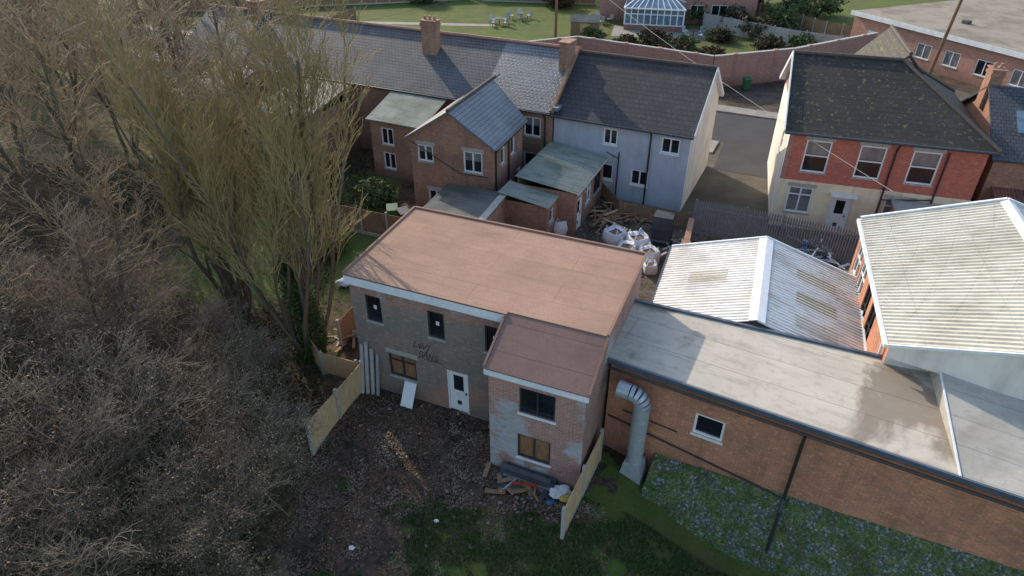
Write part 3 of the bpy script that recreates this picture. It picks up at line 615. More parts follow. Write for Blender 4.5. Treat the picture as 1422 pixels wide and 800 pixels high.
sack("rubble_sack",1.6,14.6,.14,.38,'bag');sack("rubble_sack",1.75,14.3,.2,.2,'yellow');sack("plastic_bag",-4.9,12.6,.05,.1,'bag');sack("plastic_bag",-2.4,13.6,.05,.08,'bag');sack("plastic_bag",-8.1,27.2,.2,.4,'bag')
sack("plastic_bag",-3.1,33.2,.1,.3,'bag');sack("plastic_bag",1.25,14.25,.08,.14,'blue')
def bin_(x,y,mat,rot=0):
    E=empty("wheelie_bin",(x,y,0),rot);g=MB()
    g.hexa([(-.23,-.25,.08),(.23,-.25,.08),(.23,.25,.08),(-.23,.25,.08)],[(-.29,-.34,.98),(.29,-.34,.98),(.29,.34,.98),(-.29,.34,.98)],mat);g.slab([(-.31,-.37,.99),(.31,-.37,.99),(.31,.37,1.07),(-.31,.37,1.07)],.05,mat)
    g.cyl((-.25,.27,.1),(-.2,.27,.1),.1,.1,'black');g.cyl((.2,.27,.1),(.25,.27,.1),.1,.1,'black');g.beam((-.25,.42,.95),(.25,.42,.95),.04,.04,mat);g.done("bin_body",E)
bin_(-6.7,33.6,'green_bin',10);bin_(-6.0,33.2,'greyfr',30);bin_(20.3,58.0,'green_bin',0);bin_(3.4,38.2,'greyfr',-20)
# ================================================================ GARDENS / FAR BUILDINGS
E=empty("conservatory",(12.8,80.5,0),-12);g=MB()
Wc,Dc,hc=6.6,4.5,2.3
g.box(0,Wc,0,Dc,0,.6,'brick_wall');g.box(.06,Wc-.06,.06,Dc,.6,hc,'glasslight')
n=9
for i in range(n+1):
    x=Wc*i/n;g.box(x-.06,x+.06,-.01,.1,.6,hc,'white')
for i in range(6):
    y=Dc*i/5;g.box(-.01,.1,y-.06,y+.06,.6,hc,'white');g.box(Wc-.1,Wc+.01,y-.06,y+.06,.6,hc,'white')
for z in (.6,1.7,hc-.05): g.box(-.03,Wc+.03,-.03,.12,z,z+.1,'white');g.box(-.03,.12,.12,Dc,z,z+.1,'white')
ap=[(1.6,2.2,3.5),(Wc-1.6,2.2,3.5)];co=[(-.1,-.1,hc+.05),(Wc+.1,-.1,hc+.05),(Wc+.1,Dc,hc+.05),(-.1,Dc,hc+.05)]
g.poly([co[0],co[1],ap[1],ap[0]],'glasslight');g.poly([co[1],co[2],ap[1]],'glasslight');g.poly([co[2],co[3],ap[0],ap[1]],'glasslight');g.poly([co[3],co[0],ap[0]],'glasslight')
for i in range(10):
    f=i/9;a=Vector(co[0]).lerp(Vector(co[1]),f);b=Vector(ap[0]).lerp(Vector(ap[1]),f);g.beam(a,b,.08,.08,'white')
for a,b in ((co[0],ap[0]),(co[1],ap[1]),(ap[0],ap[1]),(co[0],co[1]),(co[0],co[3]),(co[3],ap[0]),(co[2],ap[1])): g.beam(a,b,.12,.12,'white')
g.done("frame_and_glass",E)
E=empty("brick_house",(12.5,85.3,0),-12);w=MB();wd=MB();rf=MB()
for a,b,o in (((-2,0),(16,0),[(7.2,.1,1.9,2.1,'w2'),(10.6,.9,1.6,1.2,'w2'),(13,.1,1.8,2.1,'w2'),(10,3.2,1.4,1.2,'w2')]),((16,0),(16,8),()),((16,8),(-2,8),()),((-2,8),(-2,0),())): wall(w,wd,a,b,-.1,5,'brick_wall',o)
rf.slab([(-2.3,-.4,5),(16.3,-.4,5),(16.3,4,7.6),(-2.3,4,7.6)],.1,'tile_brown');rf.slab([(-2.3,8.4,5),(16.3,8.4,5),(16.3,4,7.6),(-2.3,4,7.6)],.1,'tile_brown')
for x in (-2,16): w.poly([(x,0,5),(x,8,5),(x,4,7.5)],'brick_wall')
w.done("walls",E);wd.done("windows",E);rf.done("roof",E)
E=empty("brick_house",(-8,102,0),5);w=MB();wd=MB();rf=MB()
for a,b,o in (((0,0),(16,0),[(2,.9,1.6,1.2,'w2'),(8,.1,1.8,2.1,'w2'),(12,.9,1.6,1.2,'w2')]),((16,0),(16,8),()),((16,8),(0,8),()),((0,8),(0,0),())): wall(w,wd,a,b,-.1,5,'brick_wall',o)
rf.slab([(-.3,-.4,5),(16.3,-.4,5),(16.3,4,7.6),(-.3,4,7.6)],.1,'tile_brown');rf.slab([(-.3,8.4,5),(16.3,8.4,5),(16.3,4,7.6),(-.3,4,7.6)],.1,'tile_brown');w.done("walls",E);wd.done("windows",E);rf.done("roof",E)
a0=Vector((35.4,73.0));b0=Vector((42.2,56.2));ang=math.degrees(math.atan2((b0-a0).y,(b0-a0).x))
E=empty("flat_roofed_brick_building",(35.4,73.0,0),ang);w=MB();wd=MB()
wall(w,wd,(0,0),(26,0),-.1,3.3,'brick_wall',[(2,.05,.9,2.05,'Dw'),(4.0,1.4,.9,.9,'w2'),(8.0,.9,1.6,1.3,'w2c'),(11,.9,1.6,1.3,'w2c'),(14.2,.9,1.6,1.3,'w2'),(17.5,.9,1.6,1.3,'w2c')],sill='conc')
wall(w,wd,(26,0),(26,22),-.1,3.3,'brick_wall');wall(w,wd,(26,22),(0,22),-.1,3.3,'brick_wall');wall(w,wd,(0,22),(0,0),-.1,3.3,'brick_wall')
w.box(-.3,26.3,-.3,22.3,3.3,3.5,'felt_far');w.box(-.34,26.34,-.36,-.302,3.15,3.56,'white_b')
w.box(14,15,9,10,3.5,3.9,'conc');w.box(8,8.6,5,5.6,3.5,3.8,'panel');w.done("walls_and_roof",E);wd.done("windows",E)
E=empty("garden_shed",(6.3,75.5,0),-10);g=MB();g.box(0,3,0,2.2,0,1.9,'fence_old');g.slab([(-.1,-.15,1.95),(3.1,-.15,1.95),(3.1,1.1,2.5),(-.1,1.1,2.5)],.05,'felt_dark');g.slab([(-.1,2.35,1.95),(3.1,2.35,1.95),(3.1,1.1,2.5),(-.1,1.1,2.5)],.05,'felt_dark');g.box(1,1.8,-.03,-.002,.05,1.8,'fence');g.done("shed_body",E)
def tset(x,y):
    E=empty("garden_table_set",(x,y,0),R.uniform(0,90));g=MB();g.cyl((0,0,.7),(0,0,.74),.6,.6,'greyfr',14);g.cyl((0,0,0),(0,0,.7),.05,.05,'greyfr',6)
    for k in range(4):
        a=k*math.pi/2;cx,cy=math.cos(a)*1.1,math.sin(a)*1.1;g.box(cx-.25,cx+.25,cy-.25,cy+.25,.4,.46,'white' if k%2 else 'galv');g.beam((cx+math.cos(a)*.25,cy+math.sin(a)*.25,.46),(cx+math.cos(a)*.33,cy+math.sin(a)*.33,.95),.45,.04,'galv')
        for dx in(-.2,.2):
            for dy in (-.2,.2): g.cyl((cx+dx,cy+dy,0),(cx+dx,cy+dy,.4),.025,.025,'greyfr',5)
    g.done("table_and_chairs",E)
tset(10.5,84);tset(-1.5,83);tset(1.0,86);tset(20,77)
def pole(name,x,y,h,lean=0):
    g=MB();g.cyl((x,y,0),(x+lean,y,h),.16,.12,'polew',10);g.beam((x-.7+lean,y,h-.5),(x+.7+lean,y,h-.5),.1,.1,'polew')
    for d in (-.6,-.2,.2,.6): g.cyl((x+d+lean,y,h-.45),(x+d+lean,y,h-.3),.04,.04,'conc',6)
    g.done(name)
pole("telegraph_pole",4.4,70.5,9);pole("telegraph_pole",37.3,60.5,10,.9)
def wire(name,a,b,sag,r=.012):
    cu=bpy.data.curves.new(name,'CURVE');cu.dimensions='3D';cu.bevel_depth=r;sp=cu.splines.new('POLY');n=20;sp.points.add(n)
    for i in range(n+1):
        f=i/n;p=Vector(a).lerp(Vector(b),f);p.z-=sag*4*f*(1-f);sp.points[i].co=(*p,1)
    cu.materials.append(MT['cable' if r<.012 else 'conc']);o=bpy.data.objects.new(name,cu);COL.objects.link(o)
wire("overhead_wire",(4.6,70.5,8.7),(17.0,27.2,5.0),.6,.012);wire("overhead_wire",(4.4,70.5,8.7),(-9.5,44.0,8.6),.5,.011);wire("overhead_wire",(5,70.5,8.7),(37.3,60.5,9.6),.8,.011);wire("overhead_wire",(4.2,70.5,8.7),(-30,80,8),.6,.011)
# ================================================================ GROUND
xs=sorted(set([-600,-400,-250,-150,-100,-70]+[round(-50+i*1.5,2) for i in range(24)]+[round(-14+i*.3,2) for i in range(108)]+[20+i*1.5 for i in range(27)]+[70,100,150,250,400,600]))
ys=sorted(set([-60,-30,-10,0,5]+[round(8+i*.3,2) for i in range(110)]+[42+i*1.5 for i in range(46)]+[120,140,180,250,400,700]))
nx,ny=len(xs),len(ys)
V=[];C=[]
def zone(x,y):
    g=0;l=0;c_=0
    wv=1.3*mnoise.noise(Vector((x*.6,y*.6,4)))+.6*mnoise.noise(Vector((x*1.7,y*1.7,9)))
    X=x+wv;Y=y+wv*.7
    if Y<15 and x>-6.5: g=sst(14.6,13.2,Y)*sst(-5,-1.5,X)*.8
    if X>3.2 and y<17.5: g=max(g,.9)
    if Y<11.6: g=max(g,.6)
    if x<-6.5: l=sst(-6,-8,x)*(1-sst(26,30,y)*.3)
    if -20<x<-7 and 24<y<40: g=max(g,sst(24,28,y)*sst(-20,-17,x)*.95)
    if x<-18 or (x<-12 and y>40): l=1;g=max(g,.35)
    if y>62: g=1;l=0
    if y>63 and x<-20: g=.5;l=1
    if -3.5<x<19 and 24<y<39: g=0;l=0;c_=1
    if x>19 and y<60: g=.2;c_=.6
    return (g,l,c_,1)
for y in ys:
    for x in xs: V.append((x,y,gh(x,y)));C.append(zone(x,y))
F=[(j*nx+i,j*nx+i+1,(j+1)*nx+i+1,(j+1)*nx+i) for j in range(ny-1) for i in range(nx-1)]
me=bpy.data.meshes.new("ground");me.from_pydata(V,[],F);me.update()
ca=me.color_attributes.new("zone",'FLOAT_COLOR','POINT');ca.data.foreach_set("color",[k for c_ in C for k in c_])
me.polygons.foreach_set("use_smooth",[True]*len(F))
t=NT("ground",.95,.15)
at=t.n.new("ShaderNodeAttribute");at.attribute_name="zone";sp=t.n.new("ShaderNodeSeparateColor");t.l.new(at.outputs["Color"],sp.inputs[0])
mud=t.mix(t.ramp(t.noise(.7,6),.4,.6),(.10,.07,.05),(.04,.032,.025))
mud=t.mix(t.ramp(t.noise(9,5),.54,.64,0,.6),mud,(.20,.12,.085));mud=t.mix(t.ramp(t.noise(17,4),.60,.68,0,.5),mud,(.2,.18,.155));mud=t.mix(t.ramp(t.noise(4,4),.36,.5,.7,0),mud,(.02,.016,.013))
gr=t.mix(t.ramp(t.noise(.6,5),.35,.65),(.06,.11,.02),(.115,.14,.035));gr=t.mix(t.ramp(t.noise(5,5),.5,.68,0,.7),gr,(.12,.10,.05));gr=t.mix(t.ramp(t.noise(14,3),.3,.5,.5,0),gr,(.025,.045,.015))
gr=t.mix(t.ramp(t.noise(.25,5),.48,.62,0,.5),gr,(.10,.085,.045))
le=t.mix(t.ramp(t.noise(3,6),.35,.65),(.11,.08,.045),(.06,.05,.028));le=t.mix(t.ramp(t.noise(12,4),.5,.62,0,.8),le,(.18,.125,.08));le=t.mix(t.ramp(t.noise(1.5,4),.5,.62,0,.8),le,(.035,.055,.018))
yc=t.mix(t.ramp(t.noise(.8,6),.4,.6),(.11,.092,.073),(.055,.047,.038));yc=t.mix(t.ramp(t.noise(8,5),.52,.62,0,.6),yc,(.2,.16,.13))
def edge(o): 
    return t.ramp(t.math('ADD',o,t.math('MULTIPLY',t.math('SUBTRACT',t.noise(1.6,5),.5),1.6)),.4,.65)
col=t.mix(edge(sp.outputs[1]),mud,le);col=t.mix(edge(sp.outputs[2]),col,yc);col=t.mix(edge(sp.outputs[0]),col,gr)
t.bump(t.math('ADD',t.noise(6,6),t.math('MULTIPLY',t.noise(25,4),.4)),.9,.09)
me.materials.append(t.out(col));o=bpy.data.objects.new("ground",me);COL.objects.link(o)
def sheet(name,pts,z,mat):
    m=MB();m.poly([(x,y,z) for x,y in pts],mat);return m.done(name)
sheet("lane",[(10.0,32.4),(17.6,28.9),(14.5,33.5),(19.5,49),(16.5,57),(16,56),(10,36)],.012,'lane')
u=(.903,-.431);v=(.431,.903)
def gf(a,b): return (2.5+u[0]*a+v[0]*b,38.5+u[1]*a+v[1]*b)
sheet("road",[gf(-60,12),gf(60,12),gf(60,18.4),gf(-60,18.4)],.02,'asphalt')
sheet("road",[gf(8.6,7),gf(15,7),gf(16,11.99),gf(8.3,11.99)],.024,'asphalt')
for nm,b0_,b1_,a0_,a1_ in (("pavement",9.6,11.9,-60,8),("pavement",18.5,20.0,-60,60)):
    m=MB();p=[gf(a0_,b0_),gf(a1_,b0_),gf(a1_,b1_),gf(a0_,b1_)];m.hexa([(x,y,-.1) for x,y in p],[(x,y,.12) for x,y in p],'paving');m.done(nm)
sheet("patio",[(11,77.5),(21,75.5),(22,80),(12,82.5)],.015,'paving');sheet("footpath",[(-18,83.5),(-2,82),(-2,83.2),(-18,84.8)],.015,'paving')
sheet("parking_yard",[(25,64),(34,69),(38,60),(44,50),(36,46),(28,58)],.03,'lane')
def bank():
    nx_,ny_=150,20;V=[];F=[]
    for i in range(nx_+1):
        s=1.9+i*(20-1.9)/nx_
        top=.55+.09*(s-1.9)
        for j in range(ny_+1):
            f=j/ny_;q=-.005-1.25*f
            x=3.25+c*s-sn*q;y=16.89+sn*s+c*q
            zb=gh(x,y)-.1;z=top+(zb-top)*(f**1.05)+(.16*mnoise.noise(Vector((x*1.5,y*1.5,f*3)))+.09*mnoise.noise(Vector((x*5,y*5,f*6))))*min(1,f*6+.2)
            V.append((x,y,z))
    for i in range(nx_):
        for j in range(ny_): a=i*(ny_+1)+j;F.append((a,a+1,a+ny_+2,a+ny_+1))
    me=bpy.data.meshes.new("mossy_bank");me.from_pydata(V,[],F);me.update();me.polygons.foreach_set("use_smooth",[True]*len(F))
    t=NT("moss_stone",.95,.15);vo=t.n.new("ShaderNodeTexVoronoi");t.l.new(t.co.outputs["Object"],vo.inputs["Vector"]);vo.inputs["Scale"].default_value=9
    st=t.mix(t.ramp(vo.outputs["Distance"],.1,.6),(.38,.42,.40),(.10,.12,.11))
    mo=t.mix(t.ramp(t.noise(3,5),.4,.6),(.07,.12,.03),(.15,.19,.07))
    cc=t.mix(t.ramp(t.noise(3.2,8,rough=.75),.44,.53),st,mo);cc=t.mix(t.ramp(t.noise(1.1,5),.5,.62,0,.6),cc,(.08,.08,.035));cc=t.mix(t.ramp(t.noise(18,4),.38,.5,.8,0),cc,(.03,.04,.018))
    t.bump(t.math('ADD',t.noise(9,6),vo.outputs["Distance"]),1.,.1);me.materials.append(t.out(cc))
    o=bpy.data.objects.new("mossy_bank",me);COL.objects.link(o)
bank()
# ================================================================ FAST GEOMETRY
def fast(name,V,F,mat,link=True,mats=None,mi=None):
    V=np.asarray(V,dtype=np.float32);F=np.asarray(F,dtype=np.int32);k=F.shape[1]
    me=bpy.data.meshes.new(name);me.vertices.add(len(V));me.vertices.foreach_set("co",V.ravel())
    me.loops.add(F.size);me.loops.foreach_set("vertex_index",F.ravel());me.polygons.add(len(F))
    me.polygons.foreach_set("loop_start",np.arange(0,F.size,k,dtype=np.int32))
    for m_ in (mats or [mat]): me.materials.append(m_)
    if mi is not None: me.polygons.foreach_set("material_index",np.asarray(mi,dtype=np.int32))
    me.update(calc_edges=True)
    if link: o=bpy.data.objects.new(name,me);COL.objects.link(o);return o
    return me
rng=np.random.default_rng(5)
def quads(P,size,flat=0.,asp=.6,rg_=rng):
    n=len(P);a=rg_.normal(size=(n,3));a[:,2]*=(1-flat);a/=np.linalg.norm(a,axis=1)[:,None]+1e-9
    b=rg_.normal(size=(n,3));b[:,2]*=(1-flat);b-=a*(a*b).sum(1)[:,None];b/=np.linalg.norm(b,axis=1)[:,None]+1e-9
    s=(size*rg_.uniform(.5,1.3,n))[:,None]
    V=np.stack([P-a*s,P-b*s*asp,P+a*s,P+b*s*asp],1).reshape(-1,3);F=np.arange(4*n).reshape(n,4);return V,F
def tubes(S):
    S=np.array(S);p0=S[:,0:3];p1=S[:,3:6];r0=S[:,6:7];r1=S[:,7:8];d=p1-p0;d/=np.linalg.norm(d,axis=1)[:,None]+1e-9
    ref=np.where(np.abs(d[:,2:3])<.9,np.array([[0,0,1.]]),np.array([[1.,0,0]]));x=np.cross(d,ref);x/=np.linalg.norm(x,axis=1)[:,None];y=np.cross(d,x)
    vs=[]
    for p,r in ((p0,r0),(p1,r1)):
        for k in range(3):
            a=2*math.pi*k/3;vs.append(p+(x*math.cos(a)+y*math.sin(a))*r)
    V=np.stack(vs,1).reshape(-1,3);n=len(S);b=np.arange(n)[:,None]*6
    F=np.concatenate([b+np.array([[k,(k+1)%3,3+(k+1)%3,3+k]]) for k in range(3)],0);return V,F
def treesegs(seed,stems,H,spread,up,kids,lens,r0,lean=.25,twr=.006):
    r=random.Random(seed);S=[];tips=[]
    NS=(9,5,4,2)
    def br(p,d,L,rad,lev):
        n=NS[lev];st=L/n
        for i in range(n):
            d=Vector((d.x+r.gauss(0,.10+.05*lev),d.y+r.gauss(0,.10+.05*lev),d.z+r.gauss(0,.08)+up[lev]));d.normalize()
            q=p+d*st;r2=max(twr,rad*(1-.8*(1/n) if lev<3 else .7));S.append((*p,*q,rad,r2));p=q;rad=r2
            if lev<3 and i>=(2 if lev==0 else 0 if lev>1 else 1):
                k=kids[lev];k=int(k)+(r.random()<k-int(k))
                for _ in range(k):
                    a=r.uniform(0,6.283);ax=Vector((math.cos(a),math.sin(a),r.uniform(-.3,.3)));sp_=spread*r.uniform(.6,1.2)
                    nd=(d+ax*sp_).normalized();br(p,nd,lens[lev]*r.uniform(.55,1.15)*(1.15-.55*i/n),max(twr,rad*.5),lev+1)
        tips.append(tuple(p))
    for s_ in range(stems):
        a=r.uniform(0,6.283) if stems<4 else 6.283*s_/stems+r.uniform(-.3,.3);ln=lean*r.uniform(.2,1.2);b=Vector((math.cos(a)*.25*(stems>1),math.sin(a)*.25*(stems>1),-.2))
        br(b,Vector((math.cos(a)*ln,math.sin(a)*ln,1)).normalized(),H*r.uniform(.75,1.02),r0*r.uniform(.6,1.1),0)
    return S,tips
def bark(name,c1,c2):
    t=NT(name,.85,.2);return t.out(t.mix(t.rnd(),c1,c2))
B1=bark("willow_bark",(.30,.245,.115),(.25,.20,.10));B2=bark("grey_bark",(.23,.175,.12),(.31,.23,.145));B3=bark("brush_bark",(.13,.105,.08),(.235,.185,.135));B4=bark("hazed_far_bark",(.30,.24,.165),(.38,.29,.18));B5=bark("trunk_bark",(.12,.10,.075),(.12,.10,.075))  # far bark lightened and warmed: backlit haze painted into its colour
def leafm(name,c1,c2,c3):
    t=NT(name,.8,.2);g=t.n.new("ShaderNodeNewGeometry");col=t.mix(g.outputs["Random Per Island"],c1,c2);col=t.mix(t.ramp(t.noise(.8,2),.45,.65),col,c3)
    return t.out(col)
LD=leafm("dead_leaves",(.36,.27,.185),(.20,.155,.11),(.10,.08,.06));LI=leafm("ivy_leaves",(.06,.10,.03),(.035,.06,.02),(.09,.12,.035));LB=leafm("bramble_leaves",(.06,.06,.027),(.10,.07,.043),(.02,.028,.013))
LH=leafm("hedge_leaves",(.06,.11,.035),(.04,.07,.025),(.11,.12,.05));LP=leafm("litter_leaves",(.22,.13,.08),(.10,.068,.047),(.28,.21,.155));LR=leafm("rubble_bits",(.28,.14,.10),(.22,.20,.18),(.09,.075,.06))
def mktree(name,seed,stems,H,spread,up,kids,lens,r0,mat,lean=.25,leaves=0,lmat=None,lsize=.05,twr=.006):
    S,T=treesegs(seed,stems,H,spread,up,kids,lens,r0,lean,twr);V,F=tubes(S)
    rad=np.array([s[6] for s in S]);thick=(rad>.035).astype(int)*2;mi=np.concatenate([thick]*3)
    mats=[mat,lmat or mat,B5]
    if leaves:
        T=np.array(T);idx=rng.integers(0,len(T),leaves);P=T[idx]+rng.normal(0,.10,(leaves,3));V2,F2=quads(P,lsize);F=np.concatenate([F,F2+len(V)]);V=np.concatenate([V,V2]);mi=np.concatenate([mi,np.ones(len(F2))])
    return fast(name,V,F,None,False,mats,mi)
Mw=mktree("willow",11,13,12.3,.42,(.12,.14,.14,.08),(2.0,1.7,1.1),(2.8,1.5,.75),.15,B1,lean=.30,twr=.010)
Ma=[mktree("treeA",21,2,11,.8,(.08,.08,.06,.0),(2.2,1.7,1.1),(3.6,1.7,.8),.18,B2,lean=.2,twr=.012),mktree("treeB",22,3,10,.9,(.06,.06,.05,0),(1.9,1.7,1.1),(3.2,1.6,.8),.15,B2,lean=.3,twr=.012),mktree("treeC",23,4,9,.7,(.1,.1,.08,.03),(1.7,1.6,1.1),(2.8,1.5,.8),.13,B2,lean=.4,twr=.012)]
Mf=[mktree("treeF",51,2,10,.9,(.08,.08,.05,.0),(2.0,1.7,1.),(3.6,1.9,1.0),.18,B4,lean=.25,twr=.02),mktree("treeG",52,3,9,.9,(.06,.06,.03,0),(1.8,1.6,1.),(3.4,1.8,1.0),.15,B4,lean=.35,twr=.02)]
Mb=[mktree("brushA",31,7,5.0,.9,(.03,.02,.0,-.03),(1.6,1.4,.8),(1.9,1.0,.5),.055,B3,lean=.7,leaves=4500,lmat=LD,lsize=.036,twr=.007),mktree("brushB",32,8,4.6,.9,(.0,.0,-.03,-.03),(1.6,1.4,.8),(1.8,.9,.5),.05,B3,lean=.85,leaves=1200,lmat=LD,lsize=.03,twr=.007)]
def put(me,name,x,y,s=1,rz=None,sz=None):
    o=bpy.data.objects.new(name,me);COL.objects.link(o);o.location=(x,y,gh(x,y));o.rotation_euler=(0,0,R.uniform(0,6.28) if rz is None else rz);o.scale=(s,s,sz or s);return o
put(Mw,"willow_tree",-8.5,21.9,1,0.6)
put(Mw,"willow_tree",-12.2,24.5,.85,2.6)
big=[(-20,29,1.05),(-16.5,36,.95),(-22,38,1.1),(-27,33,1.1),(-34,40,1.1),(-24,24,1.0),(-30,26,1.0),(-19.5,20,.85),(-36,31,1.1),(-14.8,20.5,.75),(-15.5,31.5,.8)]
for i,(x,y,s) in enumerate(big): put(Ma[i%3],"bare_tree",x+R.uniform(-.7,.7),y+R.uniform(-.7,.7),s)
far=[(-19,44,1.0),(-27,44,1.1),(-26,52,1.1),(-35,52,1.2),(-43,48,1.1),(-31,62,1.1),(-42,62,1.2),(-52,58,1.2),(-37,74,1.1),(-50,72,1.2),(-62,70,1.2),(-57,84,1.2),(-44,84,1.1),(-68,86,1.2),(-31,86,1.0),(-24,66,.9),(-33,46,1.),(-39,56,1.1),(-47,66,1.2),(-28,72,1.),(-57,66,1.2),(-40,68,1.),(-22,58,.8),(-36,92,1.1),(-50,94,1.2),(-62,96,1.3),(-23,48,.8)]
for i,(x,y,s) in enumerate(far): put(Mf[i%2],"bare_tree",x+R.uniform(-1,1),y+R.uniform(-1,1),s)
br=[(-8.3,13.6,.85),(-9.9,15.6,.95),(-8.2,11.2,.8),(-10.6,12.0,1.),(-12.0,13.8,1.1),(-12.2,17.2,1.),(-10.4,18.3,.75),(-14.8,15,1.2),(-14.8,18.6,1.),(-12.8,20.6,.9),(-17.5,17,1.2),(-12.2,10.2,1.),(-15,12,1.1),(-17.5,21.5,1.1),(-18.5,13,1.2),(-21.5,24,1.1),(-22,17,1.2),(-18,26.5,.9),(-24,29,1.1),(-27,22,1.2),(-6.6,10.0,.5),(-16.5,23.6,.8)]
for i,(x,y,s) in enumerate(br): put(Mb[i%2],"brushwood_shrub",x,y,s)
n=9000;a=rng.uniform(0,6.28,n);h=rng.uniform(0,1,n)**1.3*4.8;rr=.5*(1-h/9)+rng.normal(0,.13,n);P=np.stack([-8.5+np.cos(a)*rr+.3*np.sin(h),21.9+np.sin(a)*rr,h],1);V_,F_=quads(P,.055);fast("ivy_plant",V_,F_,LI)
n=120000;x=rng.uniform(-32,-5.5,n);y=rng.uniform(8,42,n)
P=np.empty((n,3));k=0
ux=rng.uniform(0,1,n)
for i in range(n):
    X,Y=x[i],y[i]
    if X>-7.4+.5*mnoise.noise(Vector((X,Y,0))): continue
    if -17.5<X<-11 and 25.5<Y<34: continue
    if X>-9 and Y>21: continue
    hh=.15+1.3*max(0,mnoise.noise(Vector((X*.4,Y*.4,7)))+.15)
    P[k]=(X,Y,gh(X,Y)+ux[i]*hh);k+=1
V_,F_=quads(P[:k],.07,.3);fast("bramble_undergrowth",V_,F_,LB)
inyard=lambda X,Y:(X+5.8)*.3875+(Y-19.9)*.922<(-.1 if (X+5.8)*.922-(Y-19.9)*.3875<6.1 else -1.8)
n=40000;x=rng.uniform(-7.6,3.0,n);y=rng.uniform(10.5,20,n);P=np.array([(X,Y,gh(X,Y)+.02) for X,Y in zip(x,y) if inyard(X,Y) and mnoise.noise(Vector((X*.7,Y*.7,1)))+.5*mnoise.noise(Vector((X*2.5,Y*2.5,3)))+(.1 if Y>13 else -.2)>-.12+R.uniform(-.2,.2)])
V_,F_=quads(P,.036,.75);fast("leaf_litter",V_,F_,LP)
def stones(name,n,x0,x1,y0,y1,s0,s1,seed,ok,mat):
    r=np.random.default_rng(seed);V=[];F=[];cu=np.array([(a,b,c_) for a in(-1,1) for b in(-1,1) for c_ in(-1,1)],float)
    q=[(0,1,3,2),(4,6,7,5),(0,4,5,1),(2,3,7,6),(0,2,6,4),(1,5,7,3)];k=0
    for i in range(n):
        X,Y=r.uniform(x0,x1),r.uniform(y0,y1)
        if not ok(X,Y): continue
        s=r.uniform(s0,s1);m=cu*np.array([s,s*.6,s*.45])*(1+r.normal(0,.18,(8,3)));a,b=r.uniform(0,6.28),r.normal(0,.4)
        Rz=np.array([[math.cos(a),-math.sin(a),0],[math.sin(a),math.cos(a),0],[0,0,1]]);Rx=np.array([[1,0,0],[0,math.cos(b),-math.sin(b)],[0,math.sin(b),math.cos(b)]])
        m=m@Rx.T@Rz.T+np.array([X,Y,gh(X,Y)+s*.2]);V.append(m);F+=[[k*8+j for j in f_] for f_ in q];k+=1
    fast(name,np.concatenate(V),F,mat)
stones("brick_rubble",1700,-6,2.6,12.6,19.5,.02,.075,3,lambda X,Y:inyard(X,Y) and R.random()<.12+.88*math.exp(-((X-.6)**2+(Y-14.7)**2)/2.2),LR)
stones("yard_rubble",1600,-3,9.5,25.5,37.5,.04,.14,4,lambda X,Y:R.random()<.2+.8*math.exp(-((X-5)**2+(Y-33)**2)/5),LR)
def grass(name,n,fn,h,mat,seed):
    r=np.random.default_rng(seed);P=[]
    while len(P)<n:
        X,Y=fn(r)
        if X is not None:P.append((X,Y,gh(X,Y)))
    P=np.array(P);hh=h*r.uniform(.4,1.2,n);a=r.uniform(0,6.28,n);w_=.012+.01*r.random(n)
    dx=np.stack([np.cos(a),np.sin(a),np.zeros(n)],1)*w_[:,None];tip=P+np.stack([r.normal(0,.5,n)*hh,r.normal(0,.5,n)*hh,hh],1)
    V=np.stack([P-dx,P+dx,tip],1).reshape(-1,3);fast(name,V,np.arange(3*n).reshape(n,3),mat)
GM=leafm("grass_blades",(.08,.125,.035),(.05,.085,.025),(.13,.125,.055))
def gz(r):
    X=r.uniform(-6,14);Y=r.uniform(9.8,16.5);z=zone(X,Y)[0]
    wy=16.89-.56*(X-3.25)-1.0
    if X>2.6 and Y>wy: return None,None
    if not inyard(X,Y) : return None,None
    if mnoise.noise(Vector((X*.9,Y*.9,0)))+.5*mnoise.noise(Vector((X*2.7,Y*2.7,0)))+z*1.0+r.uniform(-.15,.15)<.6: return None,None
    return X,Y
grass("grass_tufts",60000,gz,.12,GM,2)
def bushblob(name,x,y,s,h,mat,n=2200):
    r=np.random.default_rng(int(abs(x*13+y*7)));d=r.normal(size=(n,3));d/=np.linalg.norm(d,axis=1)[:,None];rad=r.uniform(.55,1,n)
    rad*=np.array([1+.75*mnoise.noise(Vector(tuple(q*2.6))+Vector((x,y,0))) for q in d]);P=d*rad[:,None]*np.array([s,s,h/2])+np.array([x,y,h/2]);P[:,2]=np.abs(P[:,2]);V,F=quads(P,.12*max(1,s*.8),rg_=r);fast(name,V,F,mat)
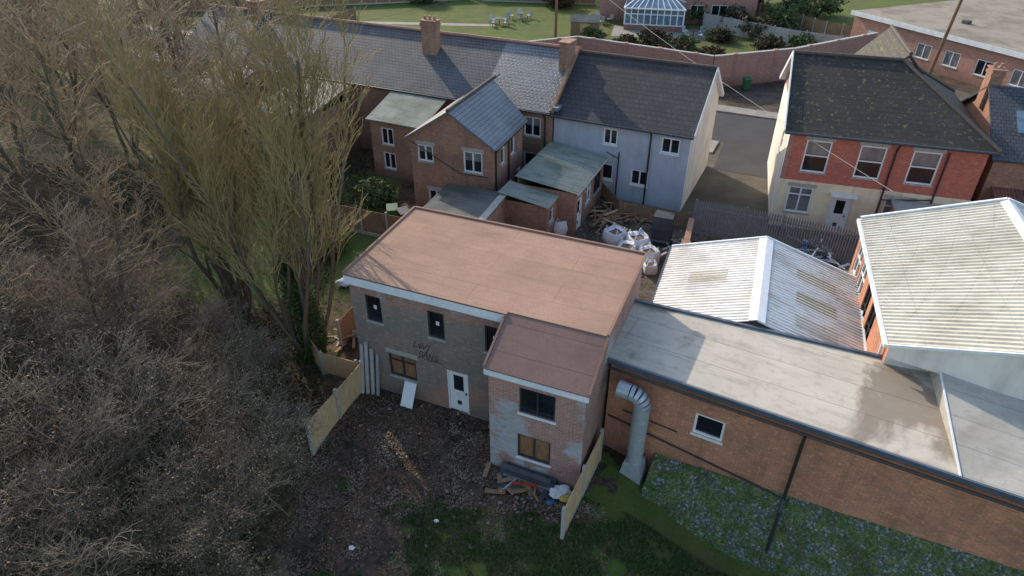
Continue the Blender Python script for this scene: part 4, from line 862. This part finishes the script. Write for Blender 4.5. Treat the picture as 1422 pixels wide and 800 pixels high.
for x,y,s,h,m_ in ((8.5,74,1.4,1.6,LH),(12,72.5,1.2,1.2,LB),(15,73.5,1.6,1.5,LB),(18,72,1.3,1.3,LH),(22,84,1.6,2.2,LH),(25,80,1.8,2.6,LB),(27,77,2,2.3,LB),(30,79,2,2.7,LH),(33,83,2.2,3,LH),(22.5,75,1.4,1.3,LB),(26,70,1.5,1.7,LB),(30,71.5,1.3,1.5,LH),(19,88,2,3.5,LH),(-12,96,2,3,LH),(6,93,2,2.4,LB),(38,88,2.5,3.5,LH),(32,95,3,4,LB),(-8,36,1.,1.5,LH),(-10,30.5,1.2,1.3,LH),(16.5,70.5,1.6,1.1,LB),(20,68.5,1.2,1.,LB)): bushblob("garden_shrub",x,y,s,h,m_)
# ================================================================ LIGHT, SKY, CAMERA
el=27;az=-31
wl=bpy.data.worlds.new("World");scene.world=wl;wl.use_nodes=True;nt=wl.node_tree
sky=nt.nodes.new("ShaderNodeTexSky");sky.sky_type='NISHITA';sky.sun_disc=False;sky.sun_elevation=math.radians(el);sky.sun_rotation=math.radians(az);sky.air_density=1.2;sky.dust_density=1.5
bg=nt.nodes["Background"];nt.links.new(sky.outputs[0],bg.inputs[0]);bg.inputs[1].default_value=.30
sl_=bpy.data.lights.new("sun",'SUN');sl_.energy=5.0;sl_.angle=math.radians(.5);sl_.color=(1,.86,.68)
so=bpy.data.objects.new("sun",sl_);COL.objects.link(so)
ce=math.cos(math.radians(el));dirv=Vector((-math.sin(math.radians(az))*ce,-math.cos(math.radians(az))*ce,-math.sin(math.radians(el))))
so.rotation_euler=dirv.to_track_quat('-Z','Y').to_euler();so.location=(-30,40,40)
cam=bpy.data.cameras.new("camera");cam.sensor_width=36;cam.lens=930/1422*36;cam.clip_end=2000
co=bpy.data.objects.new("camera",cam);COL.objects.link(co);co.location=(0,0,18);co.rotation_euler=(math.radians(90-33.7),0,0)
scene.camera=co
scene.view_settings.view_transform='Standard';scene.view_settings.look='None';scene.view_settings.exposure=0
